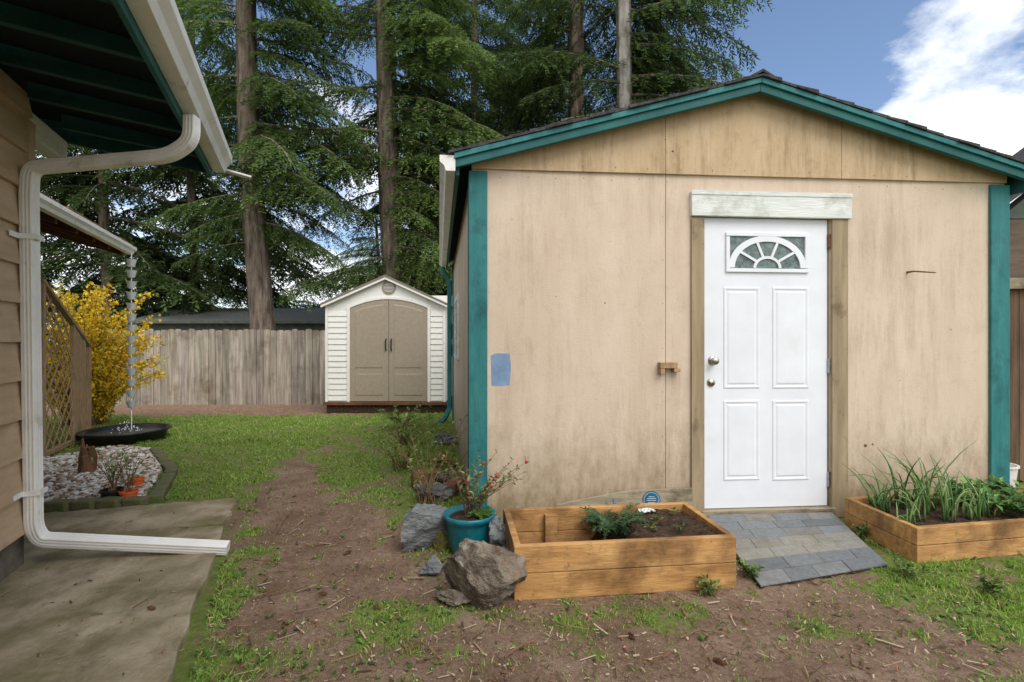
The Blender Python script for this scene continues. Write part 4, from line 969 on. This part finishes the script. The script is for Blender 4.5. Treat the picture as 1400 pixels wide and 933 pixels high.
h=rng.uniform(.012,.036,n)*(1+.3*(fbm(x,y,4)>.55))*(1+.25*far)*(.5+.5*dd); w=rng.uniform(.0012,.0026,n)*(1+2.2*far); a=rng.uniform(0,6.283,n); ln_=rng.uniform(.1,1.4,n)*h; az=rng.uniform(0,6.283,n)
z=gz(x,y)-.004
B=np.stack([x,y,z],1); W=np.stack([np.cos(a)*w,np.sin(a)*w,np.zeros(n)],1); Mi=B+np.stack([np.cos(az)*ln_*.35,np.sin(az)*ln_*.35,h*.65],1); Tp=B+np.stack([np.cos(az)*ln_,np.sin(az)*ln_,h],1)
Vg=np.stack([B-W,B+W,Mi+W*.8,Tp,Mi-W*.8],1).reshape(-1,3); Fg=np.arange(n*5).reshape(-1,5)
pal=np.array([lc((130,162,70)),lc((148,178,82)),lc((110,142,60)),lc((166,180,100)),lc((186,176,122)),lc((138,170,74))]); tone=.85+.55*fbm(x,y,1.3)
pc_=pal[rng.choice(6,n,p=[.26,.22,.17,.14,.08,.13])]*rng.uniform(.75,1.2,(n,1))*tone[:,None]
o=fast('grass',Vg,Fg,np.repeat(pc_,5,0),M['grass']); tag(o,'patchy short lawn grass around the worn dirt path','grass',kind='stuff')
n=11000; y=1.5+5*rng.random(n)**1.5; x=rng.uniform(-1,1,n)*y; d=dens(x,y)
k=(rng.random(n)<d*.8*(.3+.9*(fbm(x,y,1.6)>.5)))&~masks(x,y,.03)
x=x[k];y=y[k]; Vq=[];Cq=[]
for xx,yy in zip(x,y):
    zz=gzf(xx,yy)
    for q_ in range(random.randint(2,5)):
        a=R(0,6.28); l=R(.012,.034); dv_=np.array([math.cos(a),math.sin(a),R(.2,.9)]); dv_/=np.linalg.norm(dv_); wv=np.array([-math.sin(a),math.cos(a),0])*l*.32; b0=np.array([xx,yy,zz+.002])
        Vq+=[b0,b0+dv_*l*.55+wv,b0+dv_*l,b0+dv_*l*.55-wv]; c=random.choice(GR); Cq+=[c]*4
Vq=np.array(Vq); o=fast('weeds',Vq,np.arange(len(Vq)).reshape(-1,4),np.array(Cq),M['leaf']); tag(o,'small broadleaf weeds mixed through the lawn','weeds',kind='stuff')
m=MB()
cl=[(130,100,78),(102,76,58),(158,130,104),(182,160,134),(80,58,46),(140,94,66),(194,176,150)]
for i in range(10000):
    y=1.4+7.4*random.random()**1.7; x=R(-1,1)*y
    onsl=(x< -2.13+(3.94-y)*.455 and y<3.9)
    if bool(masks(np.array([x]),np.array([y]),.02)[0]) and not (onsl and x>-2.6 and R(0,1)<.12): continue
    m.col=lc(random.choice(cl)); a=R(0,6.28); l=R(.006,.024) if R(0,1)<.9 else R(.04,.10); r_=R(.0008,.0020); z=gzf(x,y)+.010+(.03 if onsl else 0)
    p=Vector((x,y,z)); q=p+Vector((math.cos(a)*l,math.sin(a)*l,R(-.003,.008)))
    m.bar(p,q,r_*R(1,5),r_)
tag(m.build('leaf_litter',M['litter']),'scattered needles, bark chips and dead leaves on the bare soil','litter',kind='stuff')
tw=[(345,822,430,808),(400,700,372,742),(345,770,420,782),(750,858,805,866),(560,880,600,905),(690,905,735,880),(420,640,460,652),(930,878,1000,872),(300,880,345,860)]
for i,(a0,b0,a1,b1) in enumerate(tw):
    A=G(a0,b0);B_=G(a1,b1); A.z=.02;B_.z=.018; mid=A.lerp(B_,.5)+Vector((R(-.03,.03),R(-.03,.03),.012)); m=MB(); m.tube([A,A.lerp(mid,.6)+Vector((0,0,.004)),mid,B_],[.0045,.004,.0035,.002],6)
    e_=mid+Vector((R(-.1,.1),R(-.06,.06),.01)); m.tube([mid,e_],[.003,.0015],5)
    tag(m.build('fallen_twig',M['twig']),'thin brown twig lying on the bare soil of the worn path','twig','fallen twigs')
for px,py in ((388,855),(447,815),(520,835),(860,870),(212,845),(975,905),(470,760)):
    g_=G(px,py); m=MB(); a=R(0,6.28); ax=Vector((math.cos(a),math.sin(a),0)); sc2=R(.7,1.0); z=.045 if px<250 else .014
    for k in range(8):
        u=k/7; r_=.014*sc2*math.sin(math.pi*(.15+.8*u))
        for j in range(7):
            an=j*.9+k*.45; w_=ax.cross(Vector((0,0,1)))*math.cos(an)+Vector((0,0,1))*math.sin(an); c=g_+ax*(u*.05*sc2)+Vector((0,0,z)); tip=c+w_*r_+ax*.006; s_=ax.cross(w_)*.005
            m.add([c,c+w_*r_*.6+s_,tip,c+w_*r_*.6-s_],[(0,1,2,3)])
    m.tube([g_+Vector((0,0,z)),g_+ax*.05*sc2+Vector((0,0,z))],[.007*sc2,.005*sc2],6)
    tag(m.build('fir_cone',M['stump']),'small brown fir cone lying on the ground in the foreground','cone','fallen fir cones')
for px,py,lab in ((975,815,'leafy weed growing at the front right corner of the cedar planter'),(1020,790,'small leafy weed between the cedar planter and the door ramp'),(1180,735,'green weed tuft between the ramp and the long planter'),(1350,815,'broad leafed weed in the grass in front of the long planter'),(575,720,'small leafy tuft left of the slate rock'),(1240,790,'low green weed against the corner of the long planter')):
    g_=G(px,py); leafplant('weed_clump',lab,'weed',(g_.x,g_.y,0),12,.10,.08,.04,GR,leaves=6,stem=.0015)

# ------------------------------------------------------------------ light, sky, camera
el=math.radians(50); sx_,sy_=.62,-1.0; rot=math.atan2(sx_,sy_)
sun=bpy.data.lights.new('sun','SUN'); sun.energy=2.2; sun.angle=math.radians(36); sun.color=(1,.97,.93)
so=bpy.data.objects.new('sun',sun); C.objects.link(so)
hd=Vector((sx_,sy_,0)).normalized(); sd_=Vector((hd.x*math.cos(el),hd.y*math.cos(el),math.sin(el)))
so.rotation_euler=sd_.to_track_quat('Z','Y').to_euler(); so.location=(0,-5,10)
wd=bpy.data.worlds.new('World'); SC.world=wd; wd.use_nodes=True; nt=wd.node_tree; bg=nt.nodes['Background']
sky=node(nt,'ShaderNodeTexSky',sky_type='NISHITA',sun_disc=False); sky.sun_elevation=el; sky.sun_rotation=rot
tcw=node(nt,'ShaderNodeTexCoord').outputs['Generated']; sp=node(nt,'ShaderNodeSeparateXYZ'); nt.links.new(tcw,sp.inputs[0])
def mth(op,a,b_):
    q=node(nt,'ShaderNodeMath',operation=op)
    for i,v in enumerate((a,b_)):
        if isinstance(v,(int,float)): q.inputs[i].default_value=v
        else: nt.links.new(v,q.inputs[i])
    return q.outputs[0]
den=mth('ADD',mth('MAXIMUM',sp.outputs[2],0.0),.22)
cb_=node(nt,'ShaderNodeCombineXYZ'); nt.links.new(mth('DIVIDE',sp.outputs[0],den),cb_.inputs[0]); nt.links.new(mth('DIVIDE',sp.outputs[1],den),cb_.inputs[1]); cb_.inputs[2].default_value=3.3
nz=noise(nt,cb_.outputs[0],1.7,10,.6)
cd=Vector((.93,1,.38)).normalized(); dt=node(nt,'ShaderNodeVectorMath',operation='DOT_PRODUCT'); dt.inputs[1].default_value=tuple(cd); nt.links.new(tcw,dt.inputs[0])
mr=node(nt,'ShaderNodeMapRange'); mr.inputs[1].default_value=.97; mr.inputs[2].default_value=.999; mr.inputs[3].default_value=0; mr.inputs[4].default_value=.17; nt.links.new(dt.outputs['Value'],mr.inputs[0])
lowb=node(nt,'ShaderNodeMapRange'); lowb.inputs[1].default_value=.45; lowb.inputs[2].default_value=.1; lowb.inputs[3].default_value=-.04; lowb.inputs[4].default_value=.14; nt.links.new(sp.outputs[2],lowb.inputs[0])
bk_=node(nt,'ShaderNodeMapRange'); bk_.inputs[1].default_value=.15; bk_.inputs[2].default_value=-.3; bk_.inputs[3].default_value=0; bk_.inputs[4].default_value=.35; nt.links.new(sp.outputs[1],bk_.inputs[0])
msk=mth('ADD',mth('ADD',mth('ADD',nz,mr.outputs[0]),lowb.outputs[0]),bk_.outputs[0])
mk=ramp(nt,msk,[(.52,(0,0,0,1)),(.62,(.8,.8,.8,1)),(.72,(1,1,1,1))])
shade=ramp(nt,noise(nt,cb_.outputs[0],4,6,.6),[(.3,(6.4,6.8,7.4,1)),(.6,(10.8,10.8,10.9,1))])
skyc=mixc(nt,1.0,sky.outputs[0],(1.12,1.16,1.22,1),'MULTIPLY')
nt.links.new(mixc(nt,mk,skyc,shade),bg.inputs[0]); bg.inputs[1].default_value=.15
cam=bpy.data.cameras.new('camera'); co=bpy.data.objects.new('camera',cam); C.objects.link(co); co.location=(0,0,CH); co.rotation_euler=(math.pi/2,0,0)
cam.lens=F/1400*36; cam.sensor_width=36; cam.clip_end=2000; cam.clip_start=.05; SC.camera=co
SC.view_settings.view_transform='Standard'; SC.view_settings.look='None'; SC.view_settings.exposure=0
